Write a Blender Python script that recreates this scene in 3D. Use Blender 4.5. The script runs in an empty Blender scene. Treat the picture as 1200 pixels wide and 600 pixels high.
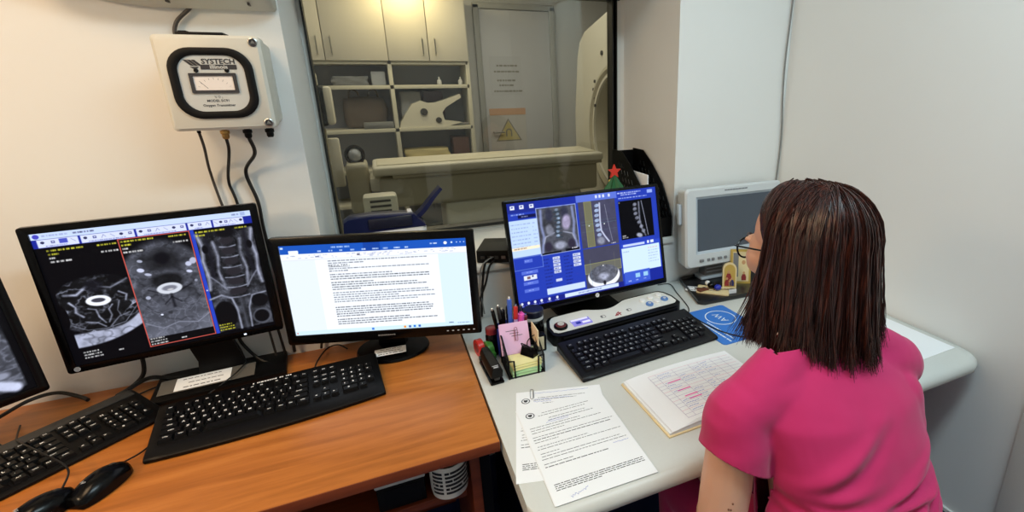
import bpy, bmesh, math, random
import numpy as np
from mathutils import Vector, Matrix, Euler
random.seed(7)
PI = math.pi
C = bpy.context.scene.collection
def R(d): return math.radians(d)

# ------------------------------------------------------------------ materials
def srgb(r, g, b):
    f = lambda c: c / 12.92 if c <= 0.04045 else ((c + 0.055) / 1.055) ** 2.4
    return (f(r / 255), f(g / 255), f(b / 255), 1)
def mat(name, col, rough=0.5, metal=0.0, bump=0.0, bscale=200, mottle=0.0, mscale=6, emit=None, estr=0.0, spec=0.5, coat=0.0, sheen=0.0, sss=0.0):
    m = bpy.data.materials.new(name); m.use_nodes = True
    nt = m.node_tree; b = nt.nodes['Principled BSDF']
    c = srgb(*col); b.inputs['Base Color'].default_value = c
    b.inputs['Roughness'].default_value = rough; b.inputs['Metallic'].default_value = metal
    b.inputs['Specular IOR Level'].default_value = spec
    b.inputs['Coat Weight'].default_value = coat
    if sheen: b.inputs['Sheen Weight'].default_value = sheen
    if sss:
        b.inputs['Subsurface Weight'].default_value = sss
        b.inputs['Subsurface Radius'].default_value = (0.02, 0.008, 0.004)
        b.inputs['Subsurface Scale'].default_value = 0.5
    tc = nt.nodes.new('ShaderNodeTexCoord')
    n = nt.nodes.new('ShaderNodeTexNoise'); n.inputs['Scale'].default_value = mscale; n.inputs['Detail'].default_value = 5
    nt.links.new(tc.outputs['Object'], n.inputs['Vector'])
    mt = mottle if mottle else 0.03
    mx = nt.nodes.new('ShaderNodeMixRGB'); mx.blend_type = 'MIX'
    mx.inputs[1].default_value = tuple(max(0, x * (1 - mt)) for x in c[:3]) + (1,)
    mx.inputs[2].default_value = tuple(min(1, x * (1 + mt)) for x in c[:3]) + (1,)
    nt.links.new(n.outputs['Fac'], mx.inputs[0]); nt.links.new(mx.outputs[0], b.inputs['Base Color'])
    if bump:
        n2 = nt.nodes.new('ShaderNodeTexNoise'); n2.inputs['Scale'].default_value = bscale; n2.inputs['Detail'].default_value = 3
        nt.links.new(tc.outputs['Object'], n2.inputs['Vector'])
        bp = nt.nodes.new('ShaderNodeBump'); bp.inputs['Strength'].default_value = bump; bp.inputs['Distance'].default_value = 0.001
        nt.links.new(n2.outputs['Fac'], bp.inputs['Height']); nt.links.new(bp.outputs[0], b.inputs['Normal'])
    if emit:
        b.inputs['Emission Color'].default_value = srgb(*emit); b.inputs['Emission Strength'].default_value = estr
    return m
def wood_mat(name, c1, c2, c3, scale=(1.3, 16, 16), rough=0.35):
    m = bpy.data.materials.new(name); m.use_nodes = True
    nt = m.node_tree; b = nt.nodes['Principled BSDF']; L = nt.links
    tc = nt.nodes.new('ShaderNodeTexCoord'); mp = nt.nodes.new('ShaderNodeMapping'); mp.inputs['Scale'].default_value = scale
    L.new(tc.outputs['Object'], mp.inputs['Vector'])
    n = nt.nodes.new('ShaderNodeTexNoise'); n.inputs['Scale'].default_value = 2.2; n.inputs['Detail'].default_value = 8; n.inputs['Roughness'].default_value = 0.62; n.inputs['Distortion'].default_value = 0.35
    L.new(mp.outputs[0], n.inputs['Vector'])
    r = nt.nodes.new('ShaderNodeValToRGB'); e = r.color_ramp.elements
    e[0].position = 0.33; e[0].color = srgb(*c1); e[1].position = 0.68; e[1].color = srgb(*c3)
    k = r.color_ramp.elements.new(0.5); k.color = srgb(*c2)
    L.new(n.outputs['Fac'], r.inputs[0])
    n2 = nt.nodes.new('ShaderNodeTexNoise'); n2.inputs['Scale'].default_value = 24; n2.inputs['Detail'].default_value = 4
    L.new(mp.outputs[0], n2.inputs['Vector'])
    mx = nt.nodes.new('ShaderNodeMixRGB'); mx.blend_type = 'MULTIPLY'; mx.inputs[0].default_value = 0.25
    L.new(r.outputs[0], mx.inputs[1]); L.new(n2.outputs['Color'], mx.inputs[2])
    bc = nt.nodes.new('ShaderNodeHueSaturation'); bc.inputs['Saturation'].default_value = 1.0
    L.new(r.outputs[0], bc.inputs['Color']); L.new(bc.outputs[0], b.inputs['Base Color'])
    b.inputs['Roughness'].default_value = rough; b.inputs['Specular IOR Level'].default_value = 0.4
    return m
def screen_mat(name, strength):
    m = bpy.data.materials.new(name); m.use_nodes = True
    nt = m.node_tree; b = nt.nodes['Principled BSDF']
    a = nt.nodes.new('ShaderNodeAttribute'); a.attribute_name = 'pixel'
    b.inputs['Base Color'].default_value = (0.004, 0.004, 0.005, 1); b.inputs['Roughness'].default_value = 0.35
    b.inputs['Specular IOR Level'].default_value = 0.04
    nt.links.new(a.outputs['Color'], b.inputs['Emission Color']); b.inputs['Emission Strength'].default_value = strength
    return m
def glass_mat(name, tint=(0.89, 0.89, 0.83), refl=0.35):
    m = bpy.data.materials.new(name); m.use_nodes = True
    nt = m.node_tree; nt.nodes.remove(nt.nodes['Principled BSDF'])
    out = nt.nodes['Material Output']
    t = nt.nodes.new('ShaderNodeBsdfTransparent'); t.inputs[0].default_value = (*tint, 1)
    g = nt.nodes.new('ShaderNodeBsdfGlossy'); g.inputs['Roughness'].default_value = 0.0
    f = nt.nodes.new('ShaderNodeFresnel'); ge = nt.nodes.new('ShaderNodeNewGeometry'); mm = nt.nodes.new('ShaderNodeMath'); mm.operation = 'MULTIPLY_ADD'; mm.inputs[1].default_value = 1 / 1.52 - 1.52; mm.inputs[2].default_value = 1.52
    nt.links.new(ge.outputs['Backfacing'], mm.inputs[0]); nt.links.new(mm.outputs[0], f.inputs['IOR'])
    mx = nt.nodes.new('ShaderNodeMixShader')
    nt.links.new(f.outputs[0], mx.inputs[0]); nt.links.new(t.outputs[0], mx.inputs[1]); nt.links.new(g.outputs[0], mx.inputs[2])
    nt.links.new(mx.outputs[0], out.inputs['Surface'])
    return m

M = {}
def dm(k, *a, **kw): M[k] = mat(k, *a, **kw)
dm('wall_paint', (232, 233, 230), 0.7, bump=0.12, bscale=90, mottle=0.025, mscale=2.5)
dm('wall_far', (205, 206, 208), 0.7, mottle=0.02)
dm('ceiling_paint', (240, 240, 238), 0.8)
dm('floor_lino', (38, 48, 92), 0.35, mottle=0.12, mscale=25)
dm('floor_far', (120, 120, 118), 0.4, mottle=0.06)
dm('navy_skirting', (24, 32, 72), 0.4)
dm('frame_black', (22, 22, 20), 0.45)
dm('frame_white', (226, 226, 220), 0.45)
dm('black_plastic', (6, 6, 7), 0.42, bump=0.1, bscale=900, spec=0.2)
dm('black_gloss', (5, 5, 6), 0.22, spec=0.2)
dm('black_soft', (10, 10, 11), 0.55, spec=0.2)
dm('key_black', (9, 9, 10), 0.45, spec=0.25)
dm('key_navy', (11, 12, 18), 0.42, spec=0.3)
dm('charcoal', (48, 47, 46), 0.5, bump=0.1, bscale=700)
dm('legend', (245, 245, 245), 0.5)
dm('legend_dim', (190, 192, 196), 0.5)
dm('cable_black', (16, 15, 15), 0.45)
dm('cable_grey', (62, 58, 56), 0.5)
dm('cable_pale', (128, 130, 128), 0.5)
dm('laminate_grey', (205, 207, 202), 0.42, mottle=0.03, mscale=180)
dm('laminate_edge', (196, 197, 190), 0.4)
dm('box_grey', (208, 207, 196), 0.45, bump=0.08, bscale=500)
dm('plate_grey', (196, 198, 194), 0.4)
dm('meter_white', (236, 228, 222), 0.4)
dm('brass', (178, 136, 78), 0.3, metal=1.0)
dm('chrome', (200, 200, 198), 0.18, metal=1.0)
dm('steel', (160, 160, 158), 0.3, metal=1.0)
dm('navy_plastic', (19, 26, 66), 0.4, bump=0.1, bscale=600)
dm('navy_dark', (12, 16, 40), 0.5)
dm('white_plastic', (226, 226, 224), 0.4)
dm('lcd_white', (206, 212, 214), 0.45)
dm('lcd_bezel', (182, 194, 204), 0.45)
dm('lcd_glass', (74, 84, 96), 0.22)
dm('paper', (238, 240, 242), 0.75)
dm('paper_warm', (226, 208, 170), 0.75)
dm('card_cover', (226, 206, 160), 0.6)
dm('ink', (88, 90, 96), 0.7)
dm('ink_dark', (50, 50, 54), 0.7)
dm('ink_blue', (96, 110, 196), 0.7)
dm('ink_pink', (240, 110, 180), 0.7)
dm('rule_violet', (168, 160, 190), 0.7)
dm('rule_pink', (222, 160, 180), 0.7)
dm('pad_blue', (52, 120, 208), 0.65)
dm('pad_white', (224, 236, 248), 0.6)
dm('tray_black', (20, 21, 24), 0.3)
dm('gold_leaf', (206, 176, 92), 0.4, metal=0.4)
dm('icon_red', (140, 44, 44), 0.6)
dm('icon_blue', (46, 50, 100), 0.6)
dm('icon_skin', (196, 150, 104), 0.6)
dm('icon_cream', (224, 206, 158), 0.6)
dm('key_blue', (30, 44, 170), 0.35)
dm('leather_brown', (110, 62, 42), 0.5)
dm('cup_blue', (34, 52, 156), 0.35)
dm('pen_blue', (62, 98, 196), 0.3)
dm('pen_lilac', (200, 170, 220), 0.3)
dm('pink_bright', (244, 96, 190), 0.35)
dm('red_plastic', (196, 44, 40), 0.35)
dm('red_dark', (128, 36, 46), 0.4)
dm('green_plastic', (60, 128, 52), 0.4)
dm('note_pink', (228, 186, 222), 0.75)
dm('note_yellow', (240, 234, 170), 0.75)
dm('note_green', (186, 224, 172), 0.75)
dm('tree_green', (30, 96, 52), 0.6)
dm('star_red', (224, 58, 40), 0.5)
dm('star_yellow', (230, 200, 90), 0.5)
dm('console_white', (222, 223, 216), 0.4)
dm('console_key_white', (236, 236, 232), 0.35)
dm('console_key_blue', (84, 128, 190), 0.35)
dm('console_knob', (96, 30, 28), 0.4)
dm('console_lcd', (120, 116, 196), 0.3, emit=(150, 140, 226), estr=0.35)
dm('console_lcd_pale', (216, 214, 240), 0.3, emit=(220, 218, 246), estr=0.35)
dm('console_red', (170, 60, 70), 0.5)
dm('led', (210, 225, 255), 0.3, emit=(225, 235, 255), estr=1.5)
dm('skin', (214, 166, 140), 0.5, mottle=0.06, mscale=40, sss=0.15)
dm('mole', (120, 70, 48), 0.6)
dm('lips', (190, 104, 98), 0.45)
dm('eye_white', (232, 228, 224), 0.25)
dm('eye_dark', (48, 32, 24), 0.2)
dm('scrubs', (186, 26, 92), 0.85, bump=0.25, bscale=1400, mottle=0.05, mscale=30, sheen=0.15)
dm('shoe', (222, 222, 222), 0.5)
dm('stool_fabric', (34, 34, 40), 0.9)
dm('cab_white', (214, 208, 194), 0.5)
dm('cab_frame', (206, 202, 186), 0.5)
dm('cab_back', (150, 154, 170), 0.6)  # slate back panel, brightened so its colour carries the haze of the glass
dm('door_pale', (206, 208, 216), 0.5)
dm('door_frame_mat', (172, 174, 174), 0.5)
dm('mri_cream', (214, 210, 196), 0.4)
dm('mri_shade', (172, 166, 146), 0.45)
dm('mri_pad', (204, 198, 178), 0.6)
dm('sign_orange', (214, 170, 136), 0.6)
dm('sign_yellow', (208, 194, 140), 0.6)
dm('sign_pale', (206, 204, 204), 0.6)
dm('sign_grey', (150, 148, 142), 0.6)
dm('bag_brown', (96, 84, 74), 0.7)
dm('mirrored_purple', (92, 82, 104), 0.7)
dm('bag_grey', (172, 176, 184), 0.7)
dm('pad_cream', (206, 190, 136), 0.7)
dm('box_brown', (92, 62, 52), 0.7)
dm('grey_mid', (120, 122, 124), 0.5)
dm('lamp_housing', (235, 235, 232), 0.5)
dm('mug_white', (232, 230, 224), 0.3)
dm('mug_black', (26, 24, 24), 0.35)
M['desk_wood'] = wood_mat('desk_wood', (156, 90, 33), (178, 105, 43), (194, 120, 54))
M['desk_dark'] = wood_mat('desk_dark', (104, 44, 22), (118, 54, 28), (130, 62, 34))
M['glass'] = glass_mat('glass')
M['clear_film'] = glass_mat('clear_film', (0.86, 0.86, 0.86)); dm('film_grey', (96, 92, 86), 0.25)
M['lens'] = glass_mat('lens', (0.9, 0.9, 0.9))
M['screen'] = screen_mat('screen', 1.0)

def hair_mat():
    m = bpy.data.materials.new('hair_strands'); m.use_nodes = True
    nt = m.node_tree; b = nt.nodes['Principled BSDF']
    tc = nt.nodes.new('ShaderNodeTexCoord'); mp = nt.nodes.new('ShaderNodeMapping'); mp.inputs['Scale'].default_value = (60, 60, 6)
    n = nt.nodes.new('ShaderNodeTexNoise'); n.inputs['Scale'].default_value = 3; n.inputs['Detail'].default_value = 4
    nt.links.new(tc.outputs['Object'], mp.inputs['Vector']); nt.links.new(mp.outputs[0], n.inputs['Vector'])
    r = nt.nodes.new('ShaderNodeValToRGB'); e = r.color_ramp.elements
    e[0].position = 0.3; e[0].color = srgb(24, 11, 10); e[1].position = 0.75; e[1].color = srgb(92, 46, 34)
    k = e.new(0.52); k.color = srgb(50, 24, 20)
    nt.links.new(n.outputs['Fac'], r.inputs[0]); nt.links.new(r.outputs[0], b.inputs['Base Color'])
    b.inputs['Roughness'].default_value = 0.38; b.inputs['Specular IOR Level'].default_value = 0.5
    return m
M['hair'] = hair_mat()

# ------------------------------------------------------------------ mesh builder
_text_cache = {}
def text_geo(s, bold=0.0):
    key = (s, bold)
    if key not in _text_cache:
        c = bpy.data.curves.new('t', 'FONT'); c.body = s; c.align_x = 'CENTER'; c.align_y = 'CENTER'; c.resolution_u = 2; c.offset = bold
        o = bpy.data.objects.new('t', c)
        me = o.to_mesh()
        v = [tuple(x.co) for x in me.vertices]; f = [tuple(p.vertices) for p in me.polygons]
        o.to_mesh_clear(); bpy.data.objects.remove(o); bpy.data.curves.remove(c)
        _text_cache[key] = (v, f)
    return _text_cache[key]
_box_cache = {}
def bevel_geo(sx, sy, sz, bv, seg):
    k = (round(sx, 5), round(sy, 5), round(sz, 5), round(bv, 5), seg)
    if k not in _box_cache:
        bm = bmesh.new(); bmesh.ops.create_cube(bm, size=1)
        for v in bm.verts: v.co = Vector((v.co.x * sx, v.co.y * sy, v.co.z * sz))
        bmesh.ops.bevel(bm, geom=bm.edges[:], offset=bv, segments=seg, profile=0.5, affect='EDGES', clamp_overlap=True)
        bm.verts.index_update()
        _box_cache[k] = ([tuple(v.co) for v in bm.verts], [tuple(v.index for v in f.verts) for f in bm.faces]); bm.free()
    return _box_cache[k]
I4 = Matrix.Identity(4)
def T(x, y, z): return Matrix.Translation((x, y, z))
def RZ(d): return Matrix.Rotation(R(d), 4, 'Z')
def RX(d): return Matrix.Rotation(R(d), 4, 'X')
def RY(d): return Matrix.Rotation(R(d), 4, 'Y')
class MB:
    def __init__(s): s.v = []; s.f = []; s.mi = []; s.mats = []; s.M = I4.copy(); s.cur = 0
    def m(s, name):
        if name not in s.mats: s.mats.append(name)
        s.cur = s.mats.index(name); return s
    def at(s, mx): s.M = mx; return s
    def raw(s, vs, fs, mx=None):
        t = s.M @ mx if mx is not None else s.M
        n = len(s.v); s.v += [tuple(t @ Vector(p)) for p in vs]
        for f in fs: s.f.append(tuple(i + n for i in f)); s.mi.append(s.cur)
        return s
    def box(s, cx, cy, cz, sx, sy, sz, bv=0.0, seg=2, mx=None):
        t = T(cx, cy, cz) if mx is None else mx @ T(cx, cy, cz)
        bv = min(bv, 0.49 * min(sx, sy, sz))
        if bv > 1e-5: v, f = bevel_geo(sx, sy, sz, bv, seg)
        else:
            x, y, z = sx / 2, sy / 2, sz / 2
            v = [(-x, -y, -z), (x, -y, -z), (x, y, -z), (-x, y, -z), (-x, -y, z), (x, -y, z), (x, y, z), (-x, y, z)]
            f = [(3, 2, 1, 0), (4, 5, 6, 7), (0, 1, 5, 4), (1, 2, 6, 5), (2, 3, 7, 6), (3, 0, 4, 7)]
        return s.raw(v, f, t)
    def frustum(s, cx, cy, z0, z1, sx, sy, k=0.8, dy=0.0):
        v = []
        for z, q, d in ((z0, 1, 0), (z1, k, dy)):
            for a, b in ((-1, -1), (1, -1), (1, 1), (-1, 1)): v.append((cx + a * sx / 2 * q, cy + b * sy / 2 * q + d, z))
        return s.raw(v, [(4, 5, 6, 7), (0, 1, 5, 4), (1, 2, 6, 5), (2, 3, 7, 6), (3, 0, 4, 7)])
    def loft(s, rings, cap=True, closed=True):
        n = len(rings[0]); vs = [p for r in rings for p in r]; fs = []
        for i in range(len(rings) - 1):
            for j in range(n if closed else n - 1):
                k = (j + 1) % n
                fs.append((i * n + j, i * n + k, (i + 1) * n + k, (i + 1) * n + j))
        if cap:
            fs.append(tuple(reversed(range(n)))); fs.append(tuple((len(rings) - 1) * n + j for j in range(n)))
        return s.raw(vs, fs)
    def lathe(s, prof, n=24, cx=0, cy=0, cz=0, mx=None):
        rings = [[(cx + r * math.cos(2 * PI * j / n), cy + r * math.sin(2 * PI * j / n), cz + z) for j in range(n)] for r, z in prof]
        if mx is not None:
            rings = [[tuple(mx @ Vector(p)) for p in r] for r in rings]
        return s.loft(rings)
    def cyl(s, p0, p1, r0, r1=None, n=16):
        return s.tube([p0, p1], [r0, r0 if r1 is None else r1], n)
    def tube(s, pts, r, n=8):
        P = [Vector(p) for p in pts]
        if not isinstance(r, (list, tuple)): r = [r] * len(P)
        rings = []; up = None
        for i, p in enumerate(P):
            d = (P[min(i + 1, len(P) - 1)] - P[max(i - 1, 0)])
            if d.length < 1e-9: d = Vector((0, 0, 1))
            d.normalize()
            if up is None:
                up = d.orthogonal().normalized()
            else:
                up = up - d * up.dot(d)
                up = d.orthogonal().normalized() if up.length < 1e-6 else up.normalized()
            sd = d.cross(up)
            rings.append([tuple(p + (up * math.cos(2 * PI * j / n) + sd * math.sin(2 * PI * j / n)) * r[i]) for j in range(n)])
        return s.loft(rings)
    def prism(s, poly, z0, z1, mx=None):
        n = len(poly); v = [(x, y, z0) for x, y in poly] + [(x, y, z1) for x, y in poly]
        f = [tuple(reversed(range(n))), tuple(range(n, 2 * n))] + [(i, (i + 1) % n, n + (i + 1) % n, n + i) for i in range(n)]
        return s.raw(v, f, mx)
    def quad(s, a, b, c, d): return s.raw([a, b, c, d], [(0, 1, 2, 3)])
    def text(s, t, size, mx, xs=1.0, bold=0.0):
        v, f = text_geo(t, bold)
        return s.raw([(x * size * xs, y * size, z) for x, y, z in v], f, mx)
    def ball(s, c, r, nu=16, nv=10, mx=None):
        rx, ry, rz = (r, r, r) if not isinstance(r, (list, tuple)) else r
        rings = []
        for i in range(nv + 1):
            t = -PI / 2 + PI * (0.02 + 0.96 * i / nv)
            rings.append([(c[0] + rx * math.cos(t) * math.cos(2 * PI * j / nu), c[1] + ry * math.cos(t) * math.sin(2 * PI * j / nu), c[2] + rz * math.sin(t)) for j in range(nu)])
        if mx is not None: rings = [[tuple(mx @ Vector(p)) for p in r] for r in rings]
        return s.loft(rings)
    def mesh(s, name, material=None, smooth=True, angle=38):
        me = bpy.data.meshes.new(name); me.from_pydata(s.v, [], s.f)
        mats = s.mats if s.mats else [material]
        for k in mats: me.materials.append(M[k])
        if s.mats: me.polygons.foreach_set('material_index', s.mi)
        me.update()
        if smooth:
            me.polygons.foreach_set('use_smooth', [True] * len(me.polygons))
            me.set_sharp_from_angle(angle=R(angle))
        return me
    def build(s, name, material=None, parent=None, smooth=True, angle=38):
        o = bpy.data.objects.new(name, s.mesh(name, material, smooth, angle)); C.objects.link(o)
        if parent: o.parent = parent
        return o
def tag(o, label=None, cat=None, group=None, kind=None):
    if label: o['label'] = label
    if cat: o['category'] = cat
    if group: o['group'] = group
    if kind: o['kind'] = kind
    return o
def thing(name, label, cat, loc=(0, 0, 0), rz=0.0, group=None):
    o = bpy.data.objects.new(name, None); C.objects.link(o); o.empty_display_size = 0.05
    o.location = loc; o.rotation_euler = (0, 0, R(rz))
    return tag(o, label, cat, group)
def copy_tree(o, parent=None):
    c = o.copy(); C.objects.link(c)
    if parent: c.parent = parent
    for ch in list(o.children): copy_tree(ch, c)
    return c
def struct(name, mb, material, parent=None, smooth=False):
    o = mb.build(name, material, parent, smooth=smooth)
    if parent is None: o['kind'] = 'structure'
    return o
def spline(pts, n=10):
    P = [Vector(p) for p in pts]; P = [2 * P[0] - P[1]] + P + [2 * P[-1] - P[-2]]; out = []
    for i in range(1, len(P) - 2):
        for k in range(n):
            t = k / n; a, b, c, d = P[i - 1], P[i], P[i + 1], P[i + 2]
            out.append(tuple(0.5 * (2 * b + (c - a) * t + (2 * a - 5 * b + 4 * c - d) * t * t + (3 * b - a - 3 * c + d) * t ** 3)))
    out.append(tuple(P[-2])); return out
def rrect(w, h, r, n=6, cx=0, cy=0):
    out = []
    for sx, sy, a0 in ((1, 1, 0), (-1, 1, 90), (-1, -1, 180), (1, -1, 270)):
        for k in range(n + 1):
            a = R(a0 + 90 * k / n); out.append((cx + sx * (w / 2 - r) + r * math.cos(a), cy + sy * (h / 2 - r) + r * math.sin(a)))
    return out
FR = Matrix(((1, 0, 0, 0), (0, 0, -1, 0), (0, 1, 0, 0), (0, 0, 0, 1)))   # local x,y -> world x,z ; facing -y
def cable(name, label, pts, r=0.003, material='cable_black', group=None, n=10):
    o = MB().tube(spline(pts, n), r, 8).build(name, material); return tag(o, label, 'cable', group)
# ------------------------------------------------------------------ what the screens show (computed per point of a fine grid)
rng = np.random.RandomState(3)
class Ras:
    def __init__(s, W, H, bg=(0, 0, 0)):
        s.W, s.H = W, H
        s.U, s.V = np.meshgrid(np.linspace(0, 1, W), np.linspace(0, 1, H))
        s.a = np.zeros((H, W, 3)); s.a[:] = np.array(bg) / 255.0
        s.sx, s.sy = 0.7 / W, 0.7 / H
    def put(s, mask, col):
        c = np.asarray(col, float)
        if c.ndim == 1: c = c / 255.0
        s.a = s.a * (1 - mask[..., None]) + c * mask[..., None]
    def rm(s, u0, v0, u1, v1):
        f = lambda x, w: np.clip(x / w * 0.5 + 0.5, 0, 1)
        return f(s.U - u0, s.sx) * f(u1 - s.U, s.sx) * f(s.V - v0, s.sy) * f(v1 - s.V, s.sy)
    def rect(s, u0, v0, u1, v1, col): s.put(s.rm(u0, v0, u1, v1), col)
    def outline(s, u0, v0, u1, v1, col, t=0.005):
        tv = t * s.W / s.H
        s.rect(u0, v0, u1, v0 + tv, col); s.rect(u0, v1 - tv, u1, v1, col); s.rect(u0, v0, u0 + t, v1, col); s.rect(u1 - t, v0, u1, v1, col)
    def greek(s, u0, v, u1, h, col, seed=0, gap=0.35, k=1.0):
        r = np.random.RandomState(seed); u = u0
        while u < u1:
            w = r.uniform(0.6, 3.2) * h * 0.75
            if u + w > u1: break
            m = s.rm(u, v, u + w, v + h); st = r.uniform(0.45, 1.0, s.W)[None, :] * np.ones_like(s.U)
            s.put(m * st * k, col); u += w + h * gap
    def noise(s, su, sv, seed, det=4):
        out = 0; amp = 1; tot = 0
        for o in range(det):
            nu, nv = int(su * 2 ** o) + 2, int(sv * 2 ** o) + 2
            g = np.random.RandomState(seed + o).rand(nv + 1, nu + 1)
            x, y = s.U * (nu - 1), s.V * (nv - 1); i, j = x.astype(int), y.astype(int); fx, fy = x - i, y - j
            fx = fx * fx * (3 - 2 * fx); fy = fy * fy * (3 - 2 * fy)
            out = out + amp * ((g[j, i] * (1 - fx) + g[j, i + 1] * fx) * (1 - fy) + (g[j + 1, i] * (1 - fx) + g[j + 1, i + 1] * fx) * fy)
            tot += amp; amp *= 0.55
        return out / tot
    def ell(s, cu, cv, ru, rv, rot=0, soft=0.12):
        a = R(rot); du, dv = (s.U - cu), (s.V - cv) ; k = s.H / s.W
        x = (du * math.cos(a) + dv * k * math.sin(a)) / ru; y = (-du * math.sin(a) + dv * k * math.cos(a)) / (rv * k)
        return np.clip((1 - np.sqrt(x * x + y * y)) / soft, 0, 1)
    def line(s, pts, w, soft=0.6):
        k = s.H / s.W; d = np.full_like(s.U, 9.0)
        for (a, b), (c, e) in zip(pts[:-1], pts[1:]):
            dx, dy = c - a, (e - b) * k; L = dx * dx + dy * dy + 1e-12
            t = np.clip(((s.U - a) * dx + (s.V - b) * k * dy) / L, 0, 1)
            d = np.minimum(d, np.hypot(s.U - a - t * dx, (s.V - b) * k - t * dy))
        return np.clip((w - d) / (w * soft + s.sx) + 0.0, 0, 1)
    def grey(s, mask, val, tint=(0.92, 0.95, 1.08)):
        c = np.clip(val, 0, 1)[..., None] * np.array(tint); s.put(mask, np.clip(c, 0, 1))

FONT5 = {'R': '1111010001111101001010001', 'E': '1111110000111101000011111', 'Z': '1111100010001000100011111', 'U': '1000110001100011000101110',
         'L': '1000010000100001000011111', 'T': '1111100100001000010000100', 'A': '0111010001111111000110001', ':': '0000000100000000010000000'}
def pixtext(r, t, u, v, pu, pv, col):
    for ch in t:
        g = FONT5.get(ch)
        if g:
            for k, b in enumerate(g):
                if b == '1': r.rect(u + (k % 5) * pu, v + (k // 5) * pv, u + (k % 5 + 1) * pu, v + (k // 5 + 1) * pv, col)
        u += 6.3 * pu

def axial(r, u0, v0, u1, v1, bright, seed):
    """a neck cut across: dark muscle, bright fat rim at the back, cord in its canal"""
    pass
def screen_neck():
    r = Ras(440, 352, (4, 4, 8))
    r.rect(0, 0, 1, 0.045, (196, 214, 250)); r.rect(0, 0.045, 1, 0.105, (28, 40, 150))
    r.put(r.ell(0.022, 0.024, 0.014, 0.017), (70, 70, 190)); r.greek(0.045, 0.016, 0.16, 0.012, (150, 160, 205), 1); r.greek(0.17, 0.016, 0.27, 0.012, (70, 70, 110), 2)
    r.rect(0.945, 0.008, 0.97, 0.036, (160, 178, 220)); r.greek(0.9, 0.016, 0.94, 0.014, (120, 130, 170), 3)
    for a, b, n in ((0.02, 0.185, 4), (0.195, 0.425, 6), (0.435, 0.665, 6), (0.675, 0.79, 3), (0.8, 0.955, 6)):
        r.rect(a, 0.047, b, 0.102, (212, 220, 252)); r.greek(a + 0.03, 0.091, b - 0.04, 0.007, (110, 116, 170), int(a * 99))
        for i in range(n):
            u = a + (b - a) * (i + 0.5) / n
            if a < 0.1 and i == 2: r.rect(u - 0.016, 0.052, u + 0.018, 0.084, (72, 82, 190)); continue
            k = (i + int(a * 50)) % 4
            if k == 0: r.put(r.line([(u - 0.008, 0.06), (u + 0.008, 0.08)], 0.002), (60, 60, 110))
            elif k == 1: r.put(r.ell(u, 0.068, 0.009, 0.010), (50, 52, 90))
            elif k == 2: r.rect(u - 0.007, 0.06, u + 0.008, 0.078, (70, 74, 130)); r.rect(u - 0.003, 0.064, u + 0.004, 0.072, (212, 220, 252))
            else: r.put(r.line([(u - 0.009, 0.08), (u, 0.058), (u + 0.009, 0.075)], 0.002), (60, 60, 110))
    # panel one: bright-rim axial slice
    n1, n2, n3 = r.noise(16, 14, 10), r.noise(30, 24, 20), r.noise(7, 7, 30)
    b = r.ell(0.19, 0.57, 0.215, 0.235, 3, 0.10) * r.rm(0.02, 0.33, 0.342, 0.9)
    ridg = np.clip(1 - np.abs(n1 - 0.5) * 9, 0, 1) ** 2
    r.grey(b, 0.02 + 0.10 * n2 + 0.75 * ridg * np.clip(n3 * 2.4 - 0.75, 0, 1) + 0.5 * np.clip(r.noise(22, 22, 150) - 0.62, 0, 1) * 2)
    for pts, w, k in (([(0.05, 0.46), (0.1, 0.47), (0.13, 0.44), (0.15, 0.42)], 0.012, 0.75), ([(0.2, 0.43), (0.25, 0.45), (0.3, 0.42), (0.33, 0.4)], 0.009, 0.6),
                      ([(0.06, 0.52), (0.08, 0.56), (0.075, 0.6), (0.1, 0.64)], 0.009, 0.8), ([(0.28, 0.49), (0.31, 0.52), (0.3, 0.56)], 0.008, 0.8),
                      ([(0.13, 0.585), (0.16, 0.6), (0.165, 0.66), (0.185, 0.71)], 0.007, 0.75), ([(0.235, 0.58), (0.215, 0.61), (0.22, 0.66), (0.2, 0.71)], 0.007, 0.7),
                      ([(0.1, 0.68), (0.15, 0.7), (0.18, 0.74)], 0.006, 0.7), ([(0.3, 0.66), (0.25, 0.68), (0.2, 0.745)], 0.006, 0.6), ([(0.05, 0.7), (0.1, 0.745), (0.18, 0.755), (0.27, 0.73), (0.34, 0.62)], 0.004, 0.6),
                      ([(0.27, 0.56), (0.25, 0.63), (0.26, 0.68)], 0.005, 0.55)):
        r.grey(r.line(pts, w, 0.9) * (0.45 + 0.8 * n2), k * np.ones_like(n1))
    r.put(r.ell(0.275, 0.385, 0.03, 0.035, 0, 0.2), (10, 10, 14)); r.put(r.ell(0.18, 0.42, 0.05, 0.06, 0, 0.4) * 0.8, (22, 22, 30)); r.put(r.ell(0.02, 0.62, 0.022, 0.1), (3, 3, 6))
    r.put(r.ell(0.183, 0.535, 0.058, 0.042, 4, 0.12), (236, 240, 250)); r.put(r.ell(0.183, 0.532, 0.034, 0.019, 4, 0.25), (62, 62, 74))
    fat = np.clip((r.V - (0.755 + 0.0 * r.U - 0.10 * np.clip((r.U - 0.2) / 0.15, 0, 1) ** 2)) / 0.015, 0, 1) * np.clip((0.875 - 0.11 * np.clip((r.U - 0.06) / 0.29, 0, 1) ** 2.2 - r.V) / 0.012, 0, 1) * r.rm(0.036, 0.5, 0.342, 0.9)
    vein = np.clip(1 - np.abs(n3 - 0.5) * 22, 0, 1)
    r.grey(fat, 0.78 - 0.25 * n2 - 0.22 * vein + 0.1 * n3)
    # panel two: grey axial slice in a red frame
    p2 = r.rm(0.345, 0.108, 0.672, 0.97); r.put(p2, (8, 8, 12))
    b = r.ell(0.51, 0.60, 0.25, 0.47, 0, 0.10) * r.rm(0.346, 0.13, 0.671, 0.965)
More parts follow.
